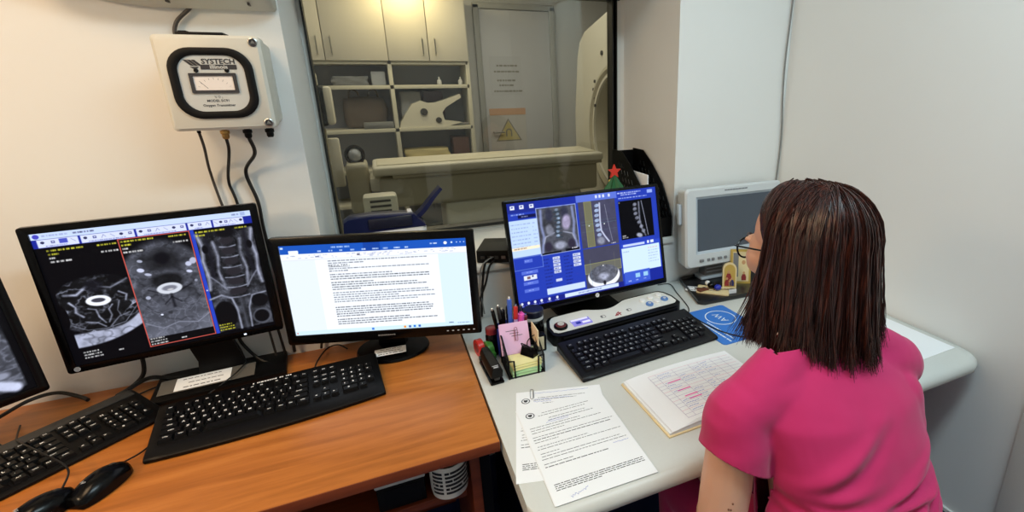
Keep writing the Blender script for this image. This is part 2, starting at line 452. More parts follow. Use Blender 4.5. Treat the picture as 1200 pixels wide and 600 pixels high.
    base = 0.20 + 0.20 * n1 + 0.08 * n2 + 0.12 * np.clip((r.V - 0.55) * 2.0, 0, 1)
    rg3 = np.clip(1 - np.abs(r.noise(18, 16, 140) - 0.5) * 10, 0, 1) ** 2; r.grey(b, base * 0.9 + 0.10 * rg3 - 0.10 * np.clip(1 - np.abs(n3 - 0.5) * 14, 0, 1))
    r.grey(r.ell(0.51, 0.30, 0.13, 0.12, 0, 0.6), 0.08 + 0.12 * n2); r.put(r.ell(0.512, 0.29, 0.045, 0.055, 0, 0.4), (14, 14, 20))
    for cu, cv, ru, rv, k in ((0.63, 0.36, 0.018, 0.022, .8), (0.655, 0.34, 0.02, 0.03, .75), (0.625, 0.42, 0.017, 0.013, .85), (0.402, 0.36, 0.02, 0.018, .85), (0.41, 0.29, 0.015, 0.012, .7), (0.43, 0.40, 0.019, 0.012, .75), (0.4, 0.58, 0.014, 0.016, .7), (0.645, 0.5, 0.009, 0.012, .6), (0.44, 0.73, 0.008, 0.008, .95)):
        r.grey(r.ell(cu, cv, ru, rv, 20, 0.3), k * np.ones_like(n1))
    r.grey(r.ell(0.51, 0.47, 0.095, 0.075, 0, 0.35), 0.05 + 0.1 * n2)
    r.put(r.ell(0.51, 0.53, 0.065, 0.047, 0, 0.12), (205, 210, 222)); r.put(r.ell(0.51, 0.528, 0.042, 0.025, 0, 0.3), (120, 122, 136)); r.put(r.ell(0.512, 0.54, 0.02, 0.01, 0, 0.5), (190, 190, 196))
    for pts, w in (([(0.51, 0.58), (0.512, 0.68)], 0.012), ([(0.51, 0.6), (0.47, 0.65)], 0.007), ([(0.51, 0.6), (0.55, 0.65)], 0.007), ([(0.45, 0.55), (0.41, 0.52)], 0.006), ([(0.57, 0.55), (0.62, 0.52)], 0.006)):
        r.put(r.line(pts, w, 0.9) * 0.85, (16, 16, 22))
    r.grey(r.line([(0.355, 0.78), (0.43, 0.84), (0.51, 0.81), (0.6, 0.84), (0.67, 0.78)], 0.006, 0.9) * 0.8, 0.62 * np.ones_like(n1))
    r.grey(r.line([(0.36, 0.62), (0.42, 0.72), (0.5, 0.7), (0.58, 0.73), (0.66, 0.62)], 0.003, 0.9) * 0.7, 0.5 * np.ones_like(n1))
    r.rect(0.346, 0.905, 0.671, 0.966, (6, 6, 9))
    r.outline(0.342, 0.106, 0.674, 0.972, (226, 96, 84), 0.0042)
    # blue scroll bar and the frontal slice
    r.rect(0.676, 0.106, 0.695, 0.975, (40, 66, 190)); r.put(r.ell(0.685, 0.6, 0.004, 0.006), (200, 210, 240))
    p3 = r.rm(0.697, 0.13, 0.992, 0.97); rg2 = np.clip(1 - np.abs(r.noise(40, 20, 130) - 0.5) * 8, 0, 1) ** 2; r.grey(p3, 0.03 + 0.55 * np.clip(n1 - 0.36, 0, 1) + 0.10 * n2 + 0.16 * rg2 * n3)
    for sgn in (-1, 1):
        c = 0.842
        P = lambda q: [(c + sgn * u, v) for u, v in q]
        r.grey(r.line(P([(0.14, 0.15), (0.125, 0.25), (0.14, 0.36), (0.13, 0.5), (0.14, 0.6)]), 0.016, 0.9) * 0.9, 0.55 + 0.3 * n2)
        r.put(r.line(P([(0.1, 0.16), (0.095, 0.34), (0.11, 0.52)]), 0.018, 0.8) * 0.9, (26, 26, 34))
        r.put(r.ell(c + sgn * 0.115, 0.27, 0.018, 0.04, 0, 0.3), (12, 12, 16))
        r.grey(r.line(P([(0.07, 0.22), (0.06, 0.34), (0.075, 0.46), (0.06, 0.6)]), 0.014, 0.95) * 0.75 * (0.4 + n2), 0.75 * np.ones_like(n1))
        r.grey(r.line(P([(0.055, 0.62), (0.09, 0.55), (0.12, 0.5)]), 0.008, 0.9) * 0.8, 0.6 * np.ones_like(n1))
    for i in range(6):
        v = 0.22 + 0.085 * i; w = 0.04 + 0.003 * i
        r.put(r.ell(0.843, v, w, 0.034, 0, 0.25), (40, 38, 44)); r.grey(r.line([(0.843 - w, v + 0.045), (0.843, v + 0.055), (0.843 + w, v + 0.045)], 0.007, 0.8) * 0.9, 0.5 + 0.3 * n2)
    r.put(r.ell(0.845, 0.15, 0.06, 0.05, 0, 0.3), (14, 14, 18))
    r.grey(r.line([(0.69, 0.68), (0.75, 0.66), (0.8, 0.7), (0.815, 0.8), (0.815, 0.97)], 0.010, 0.8), 0.5 + 0.2 * n2)
    r.put(r.ell(0.75, 0.83, 0.062, 0.125, 0, 0.12) * r.rm(0.697, 0.1, 0.992, 0.97), (9, 9, 12))
    r.grey(r.line([(0.872, 0.97), (0.88, 0.8), (0.91, 0.7), (0.985, 0.69)], 0.009, 0.8), 0.5 + 0.2 * n2)
    r.put(r.ell(0.945, 0.755, 0.05, 0.06, 0, 0.15), (12, 12, 16)); r.grey(r.ell(0.94, 0.895, 0.058, 0.075, 0, 0.2), 0.35 * np.ones_like(n1)); r.put(r.ell(0.937, 0.895, 0.046, 0.06, 0, 0.2), (10, 10, 14))
    r.grey(r.line([(0.845, 0.7), (0.848, 0.97)], 0.018, 0.9) * 0.7, 0.3 + 0.1 * n2)
    Y = (212, 208, 60); Wt = (224, 224, 226)
    for u in (0.045, 0.352, 0.7):
        for i, (w, c) in enumerate(((0.15, Y), (0.06, Y), (0.03, Wt), (0.1, Wt))):
            if u < 0.69 or i < 2: r.greek(u, 0.122 + 0.027 * i, u + w, 0.013, c, 11 + i)
    r.greek(0.25, 0.125, 0.335, 0.012, Y, 31); r.greek(0.57, 0.125, 0.665, 0.012, Y, 32); r.greek(0.26, 0.175, 0.338, 0.013, Wt, 33); r.greek(0.585, 0.172, 0.668, 0.013, Wt, 34); r.greek(0.9, 0.122, 0.985, 0.012, Y, 35)
    for u, c, v0 in ((0.048, Wt, 0.905), (0.352, Wt, 0.905), (0.7, Y, 0.905)):
        for i, w in enumerate((0.07, 0.1, 0.085)): r.greek(u, v0 + 0.022 * i, u + w, 0.011, c, 41 + i)
    r.greek(0.2, 0.935, 0.225, 0.011, Wt, 44); r.greek(0.5, 0.94, 0.53, 0.011, Wt, 45)
    return r
def screen_sagittal():
    r = Ras(200, 160, (5, 5, 8)); n1, n2 = r.noise(9, 14, 60), r.noise(30, 30, 70)
    ridg = np.clip(1 - np.abs(n1 - 0.5) * 8, 0, 1) ** 2
    r.grey(r.rm(0.03, 0.08, 0.97, 0.97), 0.10 + 0.18 * n1 + 0.15 * n2 + 0.2 * ridg)
    for i in range(6):
        r.grey(r.ell(0.75 + 0.02 * i, 0.2 + 0.08 * i, 0.05, 0.03, 25, 0.4), 0.4 + 0.2 * n2)
    r.put(r.line([(0.93, 0.12), (0.97, 0.55)], 0.03) * 0.7, (14, 14, 18))
    r.grey(r.line([(0.58, 0.3), (0.66, 0.62), (0.80, 0.90)], 0.028, 0.6), 0.62 + 0.3 * n2); r.put(r.line([(0.62, 0.5), (0.8, 0.93)], 0.005, 0.8), (40, 40, 46))
    r.grey(r.line([(0.55, 0.60), (0.72, 0.80), (0.93, 0.955)], 0.032, 0.35), 0.72 + 0.2 * n2); r.put(r.line([(0.58, 0.66), (0.88, 0.955)], 0.004, 0.8), (60, 60, 66)); r.grey(r.line([(0.86, 0.72), (0.93, 0.66), (0.95, 0.6)], 0.012, 0.8), 0.5 + 0.3 * n2); r.grey(r.ell(0.9, 0.86, 0.04, 0.03, 0, 0.5), 0.6 * np.ones_like(n1))
    r.grey(r.ell(0.83, 0.4, 0.02, 0.03, 0, 0.5), 0.75 * np.ones_like(n1))
    return r
def screen_document():
    r = Ras(540, 306, (226, 236, 248))
    r.rect(0, 0, 1, 0.096, (26, 84, 186)); r.rect(0.44, 0, 0.53, 0.096, (20, 66, 160)); r.greek(0.27, 0.028, 0.37, 0.018, (180, 206, 246), 1); r.rect(0.005, 0.02, 0.02, 0.04, (200, 220, 250))
    for u in np.arange(0.06, 0.66, 0.058): r.greek(u + 0.02, 0.066, u + 0.055, 0.016, (206, 222, 250), int(u * 1000))
    r.rect(0.045, 0.058, 0.095, 0.098, (240, 244, 250)); r.greek(0.8, 0.04, 0.86, 0.014, (230, 238, 252), 5); r.put(r.ell(0.885, 0.047, 0.010, 0.017), (246, 250, 255)); r.put(r.ell(0.92, 0.045, 0.006, 0.011), (200, 220, 250))
    for u in (0.945, 0.965, 0.985): r.rect(u, 0.04, u + 0.006, 0.05, (220, 230, 250))
    r.rect(0, 0.096, 1, 0.155, (240, 243, 250)); r.rect(0, 0.155, 1, 0.166, (222, 228, 240))
    q = np.random.RandomState(9)
    for k in range(70): u = q.uniform(0.02, 0.96); v = q.uniform(0.104, 0.145); r.rect(u, v, u + q.uniform(0.004, 0.02), v + 0.006, (170, 176, 204))
    r.rect(0.18, 0.125, 0.2, 0.137, (110, 120, 160)); r.rect(0.4, 0.118, 0.416, 0.137, (110, 110, 130))
    r.rect(0.174, 0.166, 0.838, 0.955, (242, 248, 255)); r.rect(0.838, 0.166, 0.992, 0.955, (214, 234, 250))
    v = 0.178; k = 0
    L = (0.78, 0.45, 0, 0.8, 0.35, 0, 0.6, 0.79, 0.78, 0, 0.5, 0.72, 0.76, 0.4, 0, 0.78, 0.8, 0.6, 0.8, 0.7, 0.25, 0, 0.78, 0.8, 0.79, 0.77, 0.4, 0, 0.66, 0.8, 0.6)
    dk = (88, 92, 108)
    for i, w in enumerate(L):
        if i == 2: pixtext(r, 'REZULTAT:', 0.24, 0.226, 0.0021, 0.0042, (40, 42, 52)); r.rect(0.24, 0.25, 0.355, 0.2535, (60, 62, 72)); v += 0.035; continue
        if w == 0: v += 0.013; continue
        r.greek(0.24, v, w, 0.0125, dk if i < 7 or 14 < i < 22 else (48, 50, 62), 50 + i, 0.28, 0.85); v += 0.0255
    r.rect(0, 0.955, 1, 1, (206, 232, 248)); r.rect(0.008, 0.97, 0.014, 0.985, (216, 90, 80)); r.greek(0.86, 0.955, 0.9, 0.012, (70, 90, 130), 70)
    for u, c in ((0.42, (60, 120, 220)), (0.6, (240, 150, 60)), (0.628, (60, 90, 170)), (0.655, (40, 120, 220)), (0.683, (40, 90, 190))): r.rect(u, 0.965, u + 0.013, 0.99, c)
    r.greek(0.91, 0.965, 0.985, 0.01, (120, 140, 180), 72)
    return r
def screen_spine():
    r = Ras(420, 262, (36, 60, 176)); n1, n2 = r.noise(30, 20, 80), r.noise(60, 40, 90)
    r.rect(0, 0, 0.17, 0.095, (30, 44, 140)); r.rect(0.17, 0, 0.7, 0.068, (28, 46, 156)); r.rect(0.43, 0, 0.71, 0.068, (92, 116, 214))
    for u in (0.02, 0.075, 0.135): r.rect(u, 0.025, u + 0.026, 0.062, (228, 234, 252)); r.rect(u + 0.006, 0.034, u + 0.018, 0.046, (60, 70, 150))
    for u in (0.56, 0.585, 0.61, 0.65): r.rect(u, 0.015, u + 0.014, 0.045, (214, 222, 250))
    r.greek(0.02, 0.105, 0.1, 0.012, (160, 180, 240), 1); r.rect(0.06, 0.118, 0.168, 0.15, (16, 20, 70)); r.greek(0.08, 0.13, 0.13, 0.010, (150, 160, 210), 2)
    r.rect(0.002, 0.165, 0.178, 0.515, (190, 214, 246))
    for i in range(7): r.greek(0.012, 0.2 + 0.036 * i, 0.13, 0.010, (120, 136, 196), 10 + i, 0.5, 0.7); r.greek(0.14, 0.2 + 0.036 * i, 0.17, 0.010, (130, 146, 206), 20 + i, 0.5, 0.7)
    r.rect(0.002, 0.422, 0.178, 0.45, (252, 236, 206)); r.greek(0.014, 0.43, 0.1, 0.010, (120, 100, 100), 30)
    # frontal survey slice
    r.outline(0.170, 0.072, 0.424, 0.535, (170, 184, 226), 0.004)
    r.grey(r.rm(0.174, 0.08, 0.421, 0.53), 0.14 + 0.22 * n1 + 0.10 * n2)
    c = 0.298
    for sg in (-1, 1):
        r.grey(r.line([(c + sg * .10, .1), (c + sg * .105, .25), (c + sg * .095, .36), (c + sg * .115, .52)], 0.014, 0.8), 0.55 + 0.1 * n1, (0.85, 0.92, 1.2))
        r.put(r.ell(c + sg * 0.05, 0.15, 0.03, 0.09, 0, 0.5) * 0.6, (40, 42, 66)); r.grey(r.line([(c + sg * .03, .33), (c + sg * .085, .36), (c + sg * .10, .42)], 0.007, 0.8), 0.55 + 0.2 * n2)
        r.put(r.ell(c + sg * 0.075, 0.46, 0.03, 0.06, 0, 0.4), (48, 44, 62))
    r.grey(r.ell(c + 0.055, 0.24, 0.035, 0.09, 10, 0.4), 0.5 + 0.25 * n1, (1, 0.95, 1.15)); r.grey(r.ell(c - 0.055, 0.3, 0.03, 0.07, -10, 0.4), 0.4 + 0.2 * n1)
    for i in range(7):
        v = 0.11 + 0.042 * i; r.grey(r.ell(c + 0.006 * math.sin(i * .8), v, 0.015, 0.017, 0, 0.5), 0.36 + 0.5 * n2, (0.85, 0.98, 1.15)); r.put(r.line([(c - .02, v + .02), (c + .02, v + .02)], 0.004), (38, 60, 76))
    r.grey(r.ell(c, 0.46, 0.05, 0.05, 0, 0.5), 0.55 + 0.2 * n2); r.rect(0.178, 0.515, 0.30, 0.53, (6, 6, 12)); r.rect(0.33, 0.505, 0.42, 0.53, (10, 10, 20)); r.greek(0.37, 0.5, 0.42, 0.012, (230, 230, 240), 5)
    # side survey slice with the yellow band
    r.grey(r.rm(0.44, 0.068, 0.694, 0.535), 0.24 + 0.06 * n1, (1, 1, 1.35)); r.rect(0.478, 0.07, 0.528, 0.53, (112, 112, 88)); r.outline(0.478, 0.07, 0.528, 0.53, (160, 158, 90), 0.002)
    for i in range(7):
        v = 0.12 + 0.05 * i; u = 0.565 - 0.008 * math.sin(i * 0.5); r.grey(r.ell(u, v, 0.019, 0.02, -8, 0.3), 0.55 + 0.25 * n2, (0.9, 1, 1.2))
    r.grey(r.line([(0.585, 0.1), (0.578, 0.28), (0.58, 0.38), (0.60, 0.44), (0.625, 0.5)], 0.008, 0.6), 0.85 * np.ones_like(n1)); r.grey(r.line([(0.62, 0.12), (0.632, 0.3), (0.65, 0.5)], 0.003), 0.65 * np.ones_like(n1))
    r.grey(r.ell(0.57, 0.48, 0.035, 0.05, 20, 0.5), 0.5 + 0.2 * n2)
    for v in (0.27, 0.3, 0.37): r.put(r.line([(0.45, v), (0.69, v)], 0.0014), (120, 190, 190))
    for u in (0.5, 0.605): r.put(r.ell(u, 0.315, 0.004, 0.007), (230, 240, 240))
    r.greek(0.64, 0.52, 0.69, 0.010, (220, 220, 236), 7)
    # axial planning slice
    r.grey(r.rm(0.44, 0.545, 0.694, 0.965), 0.26 + 0.02 * n1, (1, 1, 1.3)); r.rect(0.44, 0.70, 0.694, 0.80, (104, 104, 96)); r.outline(0.44, 0.70, 0.694, 0.80, (176, 180, 100), 0.002)
    r.grey(r.ell(0.565, 0.85, 0.115, 0.125, 0, 0.08), 0.25 + 0.3 * n2); b = r.ell(0.565, 0.85, 0.115, 0.125, 0, 0.06) * (1 - r.ell(0.565, 0.81, 0.105, 0.115, 0, 0.06)); r.put(b, (236, 240, 248))
    r.grey(r.ell(0.565, 0.85, 0.05, 0.05, 0, 0.6), 0.5 + 0.4 * n2); r.put(r.ell(0.565, 0.92, 0.012, 0.03, 0, 0.5), (20, 20, 30)); r.rect(0.44, 0.69, 0.694, 0.795, (104, 104, 96)) if False else None
    r.put(r.line([(0.48, 0.66), (0.48, 0.96)], 0.0014), (120, 150, 180)); r.put(r.line([(0.65, 0.62), (0.65, 0.96)], 0.0014), (180, 180, 120)); r.put(r.ell(0.565, 0.74, 0.004, 0.006), (240, 240, 240))
    # settings fields
    for u, n, w in ((0.24, 5, 0.045), (0.37, 4, 0.05)):
        for i in range(n): r.rect(u, 0.565 + 0.034 * i, u + w, 0.592 + 0.034 * i, (206, 214, 240)); r.greek(u + 0.006, 0.574 + 0.034 * i, u + w - 0.006, 0.010, (70, 80, 130), 60 + i)
        for i in range(9): r.greek(u - 0.06, 0.574 + 0.034 * i, u - 0.01, 0.009, (24, 34, 110), 80 + i)
    r.rect(0.245, 0.785, 0.285, 0.812, (200, 208, 236)); r.outline(0.0, 0.52, 0.178, 0.64, (120, 150, 226), 0.0025)
    for i, (v, w) in enumerate(((0.545, 0.05), (0.655, 0.1), (0.76, 0.09), (0.83, 0.09))): r.rect(0.09 - w / 2, v, 0.09 + w / 2, v + 0.032, (86, 110, 214)); r.greek(0.07, v + 0.01, 0.11, 0.010, (150, 170, 240), 90 + i)
    r.rect(0.05, 0.70, 0.13, 0.745, (220, 226, 246)); r.rect(0.07, 0.71, 0.09, 0.735, (120, 90, 100)); r.rect(0.1, 0.705, 0.11, 0.72, (30, 40, 90))
    r.rect(0.182, 0.865, 0.43, 0.925, (200, 218, 250)); r.rect(0, 0.945, 0.7, 1, (26, 34, 130)); r.rect(0.29, 0.95, 0.66, 0.988, (206, 222, 250)); r.greek(0.38, 0.965, 0.56, 0.010, (90, 100, 160), 99)
    for u in (0.02, 0.06, 0.1, 0.14, 0.19, 0.24): r.put(r.ell(u, 0.965, 0.008, 0.014), (220, 228, 250)); r.greek(u - 0.015, 0.984, u + 0.02, 0.008, (190, 200, 240), 7)
    # right column
    r.greek(0.715, 0.02, 0.89, 0.012, (220, 228, 250), 3); r.greek(0.74, 0.04, 0.86, 0.012, (200, 210, 246), 4); r.rect(0.935, 0.02, 0.975, 0.055, (150, 172, 240)); r.greek(0.72, 0.075, 0.94, 0.010, (190, 204, 246), 6)
    r.rect(0.716, 0.11, 0.962, 0.515, (4, 4, 8)); r.greek(0.72, 0.12, 0.75, 0.012, (220, 220, 220), 7); r.greek(0.725, 0.47, 0.77, 0.012, (220, 220, 220), 8); r.greek(0.725, 0.49, 0.765, 0.010, (220, 220, 220), 18)
    for i in range(7):
        v = 0.16 + 0.048 * i; u = 0.835 + 0.006 * i - 0.012 * math.sin(i * 0.7); r.grey(r.ell(u, v, 0.018, 0.021, -8, 0.35), 0.3 + 0.3 * n2); r.grey(r.line([(u - .015, v + .024), (u + .014, v + .022)], 0.004, 0.8), 0.2 * np.ones_like(n1))
    r.grey(r.line([(0.865, 0.14), (0.862, 0.32), (0.872, 0.42), (0.895, 0.5)], 0.010, 0.9), 0.35 + 0.4 * n2); r.grey(r.line([(0.885, 0.13), (0.9, 0.3), (0.915, 0.5)], 0.004, 0.8), 0.85 * np.ones_like(n1)); r.grey(r.ell(0.85, 0.49, 0.03, 0.03, 20, 0.5), 0.5 + 0.3 * n2)
    r.rect(0.708, 0.56, 1, 0.60, (44, 72, 196)); r.rect(0.72, 0.568, 0.88, 0.592, (196, 210, 248)); r.rect(0.9, 0.56, 0.915, 0.59, (230, 236, 250)); r.rect(0.925, 0.56, 0.95, 0.59, (220, 228, 250))
    r.rect(0.706, 0.605, 0.99, 0.87, (206, 230, 252)); r.greek(0.715, 0.64, 0.77, 0.010, (140, 160, 200), 9)
    for i in range(6): r.greek(0.90, 0.635 + 0.03 * i, 0.985, 0.009, (220, 130, 130) if i == 0 else (130, 150, 190), 100 + i, 0.5, 0.7)
    r.rect(0.71, 0.86, 0.9, 0.985, (60, 90, 206)); 
    for u in (0.79, 0.85): r.rect(u, 0.89, u + 0.034, 0.935, (150, 200, 236)); r.greek(u, 0.955, u + 0.03, 0.010, (220, 230, 250), 9)
    r.greek(0.735, 0.955, 0.765, 0.010, (220, 230, 250), 12); r.rect(0.9, 0.87, 1, 1, (24, 40, 150))
    return r
def screen_mesh(r, w, h):
    """grid mesh in the local x/z plane facing -y, centred"""
    W, H = r.W, r.H
    x, z = np.meshgrid(np.linspace(-w / 2, w / 2, W), np.linspace(h / 2, -h / 2, H))
    co = np.stack([x, np.zeros_like(x), z], -1).reshape(-1, 3)
    i = np.arange(W * H).reshape(H, W)
    f = np.stack([i[1:, :-1], i[1:, 1:], i[:-1, 1:], i[:-1, :-1]], -1).reshape(-1)
    me = bpy.data.meshes.new('screen'); nf = (W - 1) * (H - 1)
    me.vertices.add(W * H); me.vertices.foreach_set('co', co.ravel().astype(np.float32))
    me.loops.add(nf * 4); me.loops.foreach_set('vertex_index', f.astype(np.int32))
    me.polygons.add(nf); me.polygons.foreach_set('loop_start', np.arange(0, nf * 4, 4, dtype=np.int32))
    me.update(calc_edges=True)
    at = me.color_attributes.new('pixel', 'FLOAT_COLOR', 'POINT')
    a = np.clip(r.a, 0, 1); lin = np.where(a <= 0.04045, a / 12.92, ((a + 0.055) / 1.055) ** 2.4)
    rgba = np.concatenate([lin, np.ones((H, W, 1))], -1).reshape(-1).astype(np.float32)
    at.data.foreach_set('color', rgba); me.materials.append(M['screen'])
    return me
# ------------------------------------------------------------------ the room (metres; camera above x=0,y=0)
YW = 1.508; XR = 1.455; XL = -1.7; YB = -1.7; ZC = 2.62; WX0, WX1, WZ0, WZ1 = -0.18, 0.969, 0.925, 1.86; YG = 1.945
struct('floor', MB().box((XL + XR) / 2, (YB + YW) / 2, -0.03, XR - XL + 0.2, YW - YB + 0.2, 0.06), 'floor_lino')
struct('ceiling', MB().box((XL + XR) / 2, (YB + YW) / 2, ZC + 0.04, XR - XL + 0.2, YW - YB + 0.2, 0.08), 'ceiling_paint')
b = MB(); y0, y1 = YW, 2.0; cy, sy = (y0 + y1) / 2, y1 - y0
b.box((XL - 0.1 + WX0) / 2, cy, ZC / 2, WX0 - XL + 0.1, sy, ZC); b.box((WX1 + XR + 0.1) / 2, cy, ZC / 2, XR + 0.1 - WX1, sy, ZC)
b.box((WX0 + WX1) / 2, cy, (WZ0 - 0.025) / 2, WX1 - WX0, sy, WZ0 - 0.025); b.box((WX0 + WX1) / 2, cy, (WZ1 + ZC) / 2, WX1 - WX0, sy, ZC - WZ1)
struct('wall_back', b, 'wall_paint')
struct('wall_right', MB().box(XR + 0.05, (YB + YW) / 2, ZC / 2, 0.1, YW - YB + 0.2, ZC), 'wall_paint')
struct('wall_left', MB().box(XL - 0.05, (YB + YW) / 2, ZC / 2, 0.1, YW - YB + 0.2, ZC), 'wall_paint')
struct('wall_front', MB().box((XL + XR) / 2, YB - 0.05, ZC / 2, XR - XL + 0.2, 0.1, ZC), 'wall_paint')
b = MB().m('navy_skirting').box(XR - 0.003, (0.5 + YW) / 2, 0.1, 0.006, YW - 0.5, 0.2).m('frame_white').box(XR - 0.004, (0.5 + YW) / 2, 0.206, 0.008, YW - 0.5, 0.012)
struct('baseboard_right', b, None)
b = MB().m('navy_skirting').box((XL + XR) / 2, YW - 0.003, 0.1, XR - XL - 0.02, 0.006, 0.2).m('frame_white').box((XL + XR) / 2, YW - 0.004, 0.206, XR - XL - 0.02, 0.008, 0.012)
struct('baseboard_back', b, None)
# the door in the right wall, only the edge of its casing shows
d = thing('door_1', None, None, (XR, 0.05, 0)); d['kind'] = 'structure'
b = MB(); b.box(-0.009, 0.455, 1.06, 0.018, 0.09, 2.12, 0.004); b.box(-0.009, -0.455, 1.06, 0.018, 0.09, 2.12, 0.004); b.box(-0.009, 0, 2.15, 0.018, 1.0, 0.09, 0.004)
b.build('door_frame', 'frame_white', d); MB().box(-0.006, 0, 1.05, 0.012, 0.815, 2.09, 0.003).build('door_panel', 'frame_white', d)
b = MB(); b.tube([(-0.012, -0.33, 1.02), (-0.05, -0.33, 1.02), (-0.05, -0.22, 1.02)], 0.008, 10); b.build('door_handle', 'steel', d)
# the observation window
w = thing('window_1', None, None, ((WX0 + WX1) / 2, YG, 0)); w['kind'] = 'structure'
hw = (WX1 - WX0) / 2
b = MB()
for sx, wd in ((-1, 0.012), (1, 0.036)): b.box(sx * (hw - wd / 2), 0, (0.925 + 1.86) / 2, wd, 0.05, 1.86 - 0.925)
b.box(0, 0, 1.832, 2 * hw, 0.05, 0.056); b.box(0, 0, 0.932, 2 * hw, 0.05, 0.014); b.build('outer_frame', 'frame_white', w, smooth=False)
b = MB(); x0, x1, z0, z1 = -hw + 0.012, hw - 0.036, 0.939, 1.804; f = 0.011
for a in (x0 + 0.003, x1 - f): b.box(a, -0.012, (z0 + z1) / 2, f if a > 0 else 0.006, 0.05, z1 - z0)
b.box(x1 - f, -0.012, (z0 + z1) / 2, 2 * f, 0.05, z1 - z0); b.box(0, -0.012, z1 - 0.008, x1 - x0, 0.05, 0.016); b.box(0, -0.012, z0 + 0.006, x1 - x0, 0.05, 0.012)
b.build('window_frame', 'frame_black', w, smooth=False)
MB().box((x0 + x1) / 2, -0.004, (z0 + z1) / 2, x1 - x0 - 0.01, 0.006, z1 - z0 - 0.01).build('glass_pane', 'glass', w, smooth=False)
MB().box(0, (YW - 0.012 + 1.92) / 2 - YG, 0.9125, 2 * hw - 0.001, 1.92 - YW + 0.012, 0.025, 0.006).build('window_sill', 'frame_white', w)

# ------------------------------------------------------------------ the scanner room behind the glass
FX0, FX1, FY = -1.7, 3.6, 5.5
struct('floor_beyond', MB().box((FX0 + FX1) / 2, 3.78, -0.03, FX1 - FX0, 3.55, 0.06), 'floor_far')
struct('ceiling_beyond', MB().box((FX0 + FX1) / 2, 3.78, 2.66, FX1 - FX0, 3.55, 0.08), 'ceiling_paint')
struct('wall_far', MB().box((FX0 + FX1) / 2, FY + 0.05, 1.31, FX1 - FX0, 0.1, 2.62), 'wall_far')
struct('wall_far_left', MB().box(FX0 - 0.05, 3.78, 1.31, 0.1, 3.55, 2.62), 'wall_far')
struct('wall_far_right', MB().box(FX1 + 0.05, 3.78, 1.31, 0.1, 3.55, 2.62), 'wall_far')
d = thing('door_2', None, None, (1.482, FY, 0)); d['kind'] = 'structure'
b = MB()
for s in (-1, 1): b.box(s * 0.405, -0.02, 1.14, 0.06, 0.04, 2.28, 0.006)
b.box(0, -0.02, 2.27, 0.87, 0.04, 0.06, 0.006); b.build('door_frame', 'door_frame_mat', d)
MB().box(0, -0.012, 1.12, 0.745, 0.024, 2.23, 0.004).build('door_panel', 'door_pale', d)
b = MB(); b.tube([(-0.31, -0.024, 1.0), (-0.31, -0.07, 1.0), (-0.2, -0.07, 1.0)], 0.009, 10); b.build('door_handle', 'steel', d)
s = thing('warning_sign', 'white warning sign with orange band and yellow triangle on the far door', 'sign', (1.34, FY - 0.026, 1.03))
MB().box(0, 0, 0.0, 0.40, 0.003, 0.44).build('panel', 'sign_pale', s, smooth=False)
MB().box(0, -0.003, 0.185, 0.40, 0.003, 0.07).build('band', 'sign_orange', s, smooth=False)
b = MB().m('sign_grey').prism([(-0.145, -0.13), (0.145, -0.13), (0, 0.115)], 0.002, 0.003, FR).m('sign_yellow').prism([(-0.125, -0.118), (0.125, -0.118), (0, 0.09)], 0.003, 0.0045, FR)
b.m('sign_grey'); b.at(FR)
for k in range(9):
    a0, a1 = R(180 - 20 * k), R(160 - 20 * k); b.prism([(0.036 * math.cos(a0), -0.03 + 0.036 * math.sin(a0)), (0.036 * math.cos(a1), -0.03 + 0.036 * math.sin(a1)), (0.02 * math.cos(a1), -0.03 + 0.02 * math.sin(a1)), (0.02 * math.cos(a0), -0.03 + 0.02 * math.sin(a0))], 0.005, 0.006)
for q in (-0.028, 0.028): b.prism([(q - 0.008, -0.08), (q + 0.008, -0.08), (q + 0.008, -0.03), (q - 0.008, -0.03)], 0.005, 0.006)
b.build('triangle', None, s, smooth=False)
for nm, z, rows, lab in (('notice', 1.69, ((0.2, 0.0), (0.26, -0.06)), 'small faded two line notice high on the far door'), ('notice', 1.49, ((0.2, 0.05), (0.16, 0.0), (0.28, -0.06)), 'small faded notice midway up the far door, above the warning sign')):
    b = MB().m('door_pale').box(0, 0, 0, 0.34, 0.002, 0.19)
    b.m('sign_grey')
    for wd, dz in rows:
        x = -wd / 2; rr = random.Random(int(z * 100))
        while x < wd / 2: l = rr.uniform(0.015, 0.05); b.box(x + l / 2, -0.0015, dz, l, 0.002, 0.018); x += l + 0.008
    o = b.build(nm, None, smooth=False); o.location = (1.35, FY - 0.026, z); tag(o, lab, 'sign')

# shelving with cupboards above
t = thing('storage_cabinet', 'tall cream storage cabinet with cupboard doors above open shelves beyond the glass', 'cabinet', (0, 5.1, 0))
b = MB()
xs = (-1.2, -0.32, 0.185, 0.885)
for x in (-1.2, 0.185, 0.885): b.box(x, 0.19, 1.15, 0.036, 0.38, 2.3, 0.002)
for z in (0.05, 0.40, 0.72, 1.096, 1.485, 1.70, 2.28): b.box(-0.157, 0.19, z, 2.09, 0.38, 0.034, 0.002)
b.build('carcass', 'cab_frame', t); MB().box(-0.157, 0.375, 1.16, 2.08, 0.012, 2.24).build('back_panel', 'cab_back', t)
ed = (-1.2, -0.76, -0.322, 0.185, 0.54, 0.895)
for i in range(5):
    dr = MB().box((ed[i] + ed[i + 1]) / 2, -0.012, 2.0, ed[i + 1] - ed[i] - 0.006, 0.022, 0.575, 0.003).build('door', 'cab_white', t)
    hx = ed[i + 1] - 0.05 if i in (1, 3) else ed[i] + 0.06
    b = MB(); b.tube([(hx, -0.022, 1.76), (hx, -0.05, 1.77), (hx, -0.05, 1.90), (hx, -0.022, 1.91)], 0.006, 8); b.build('handle', 'chrome', dr)
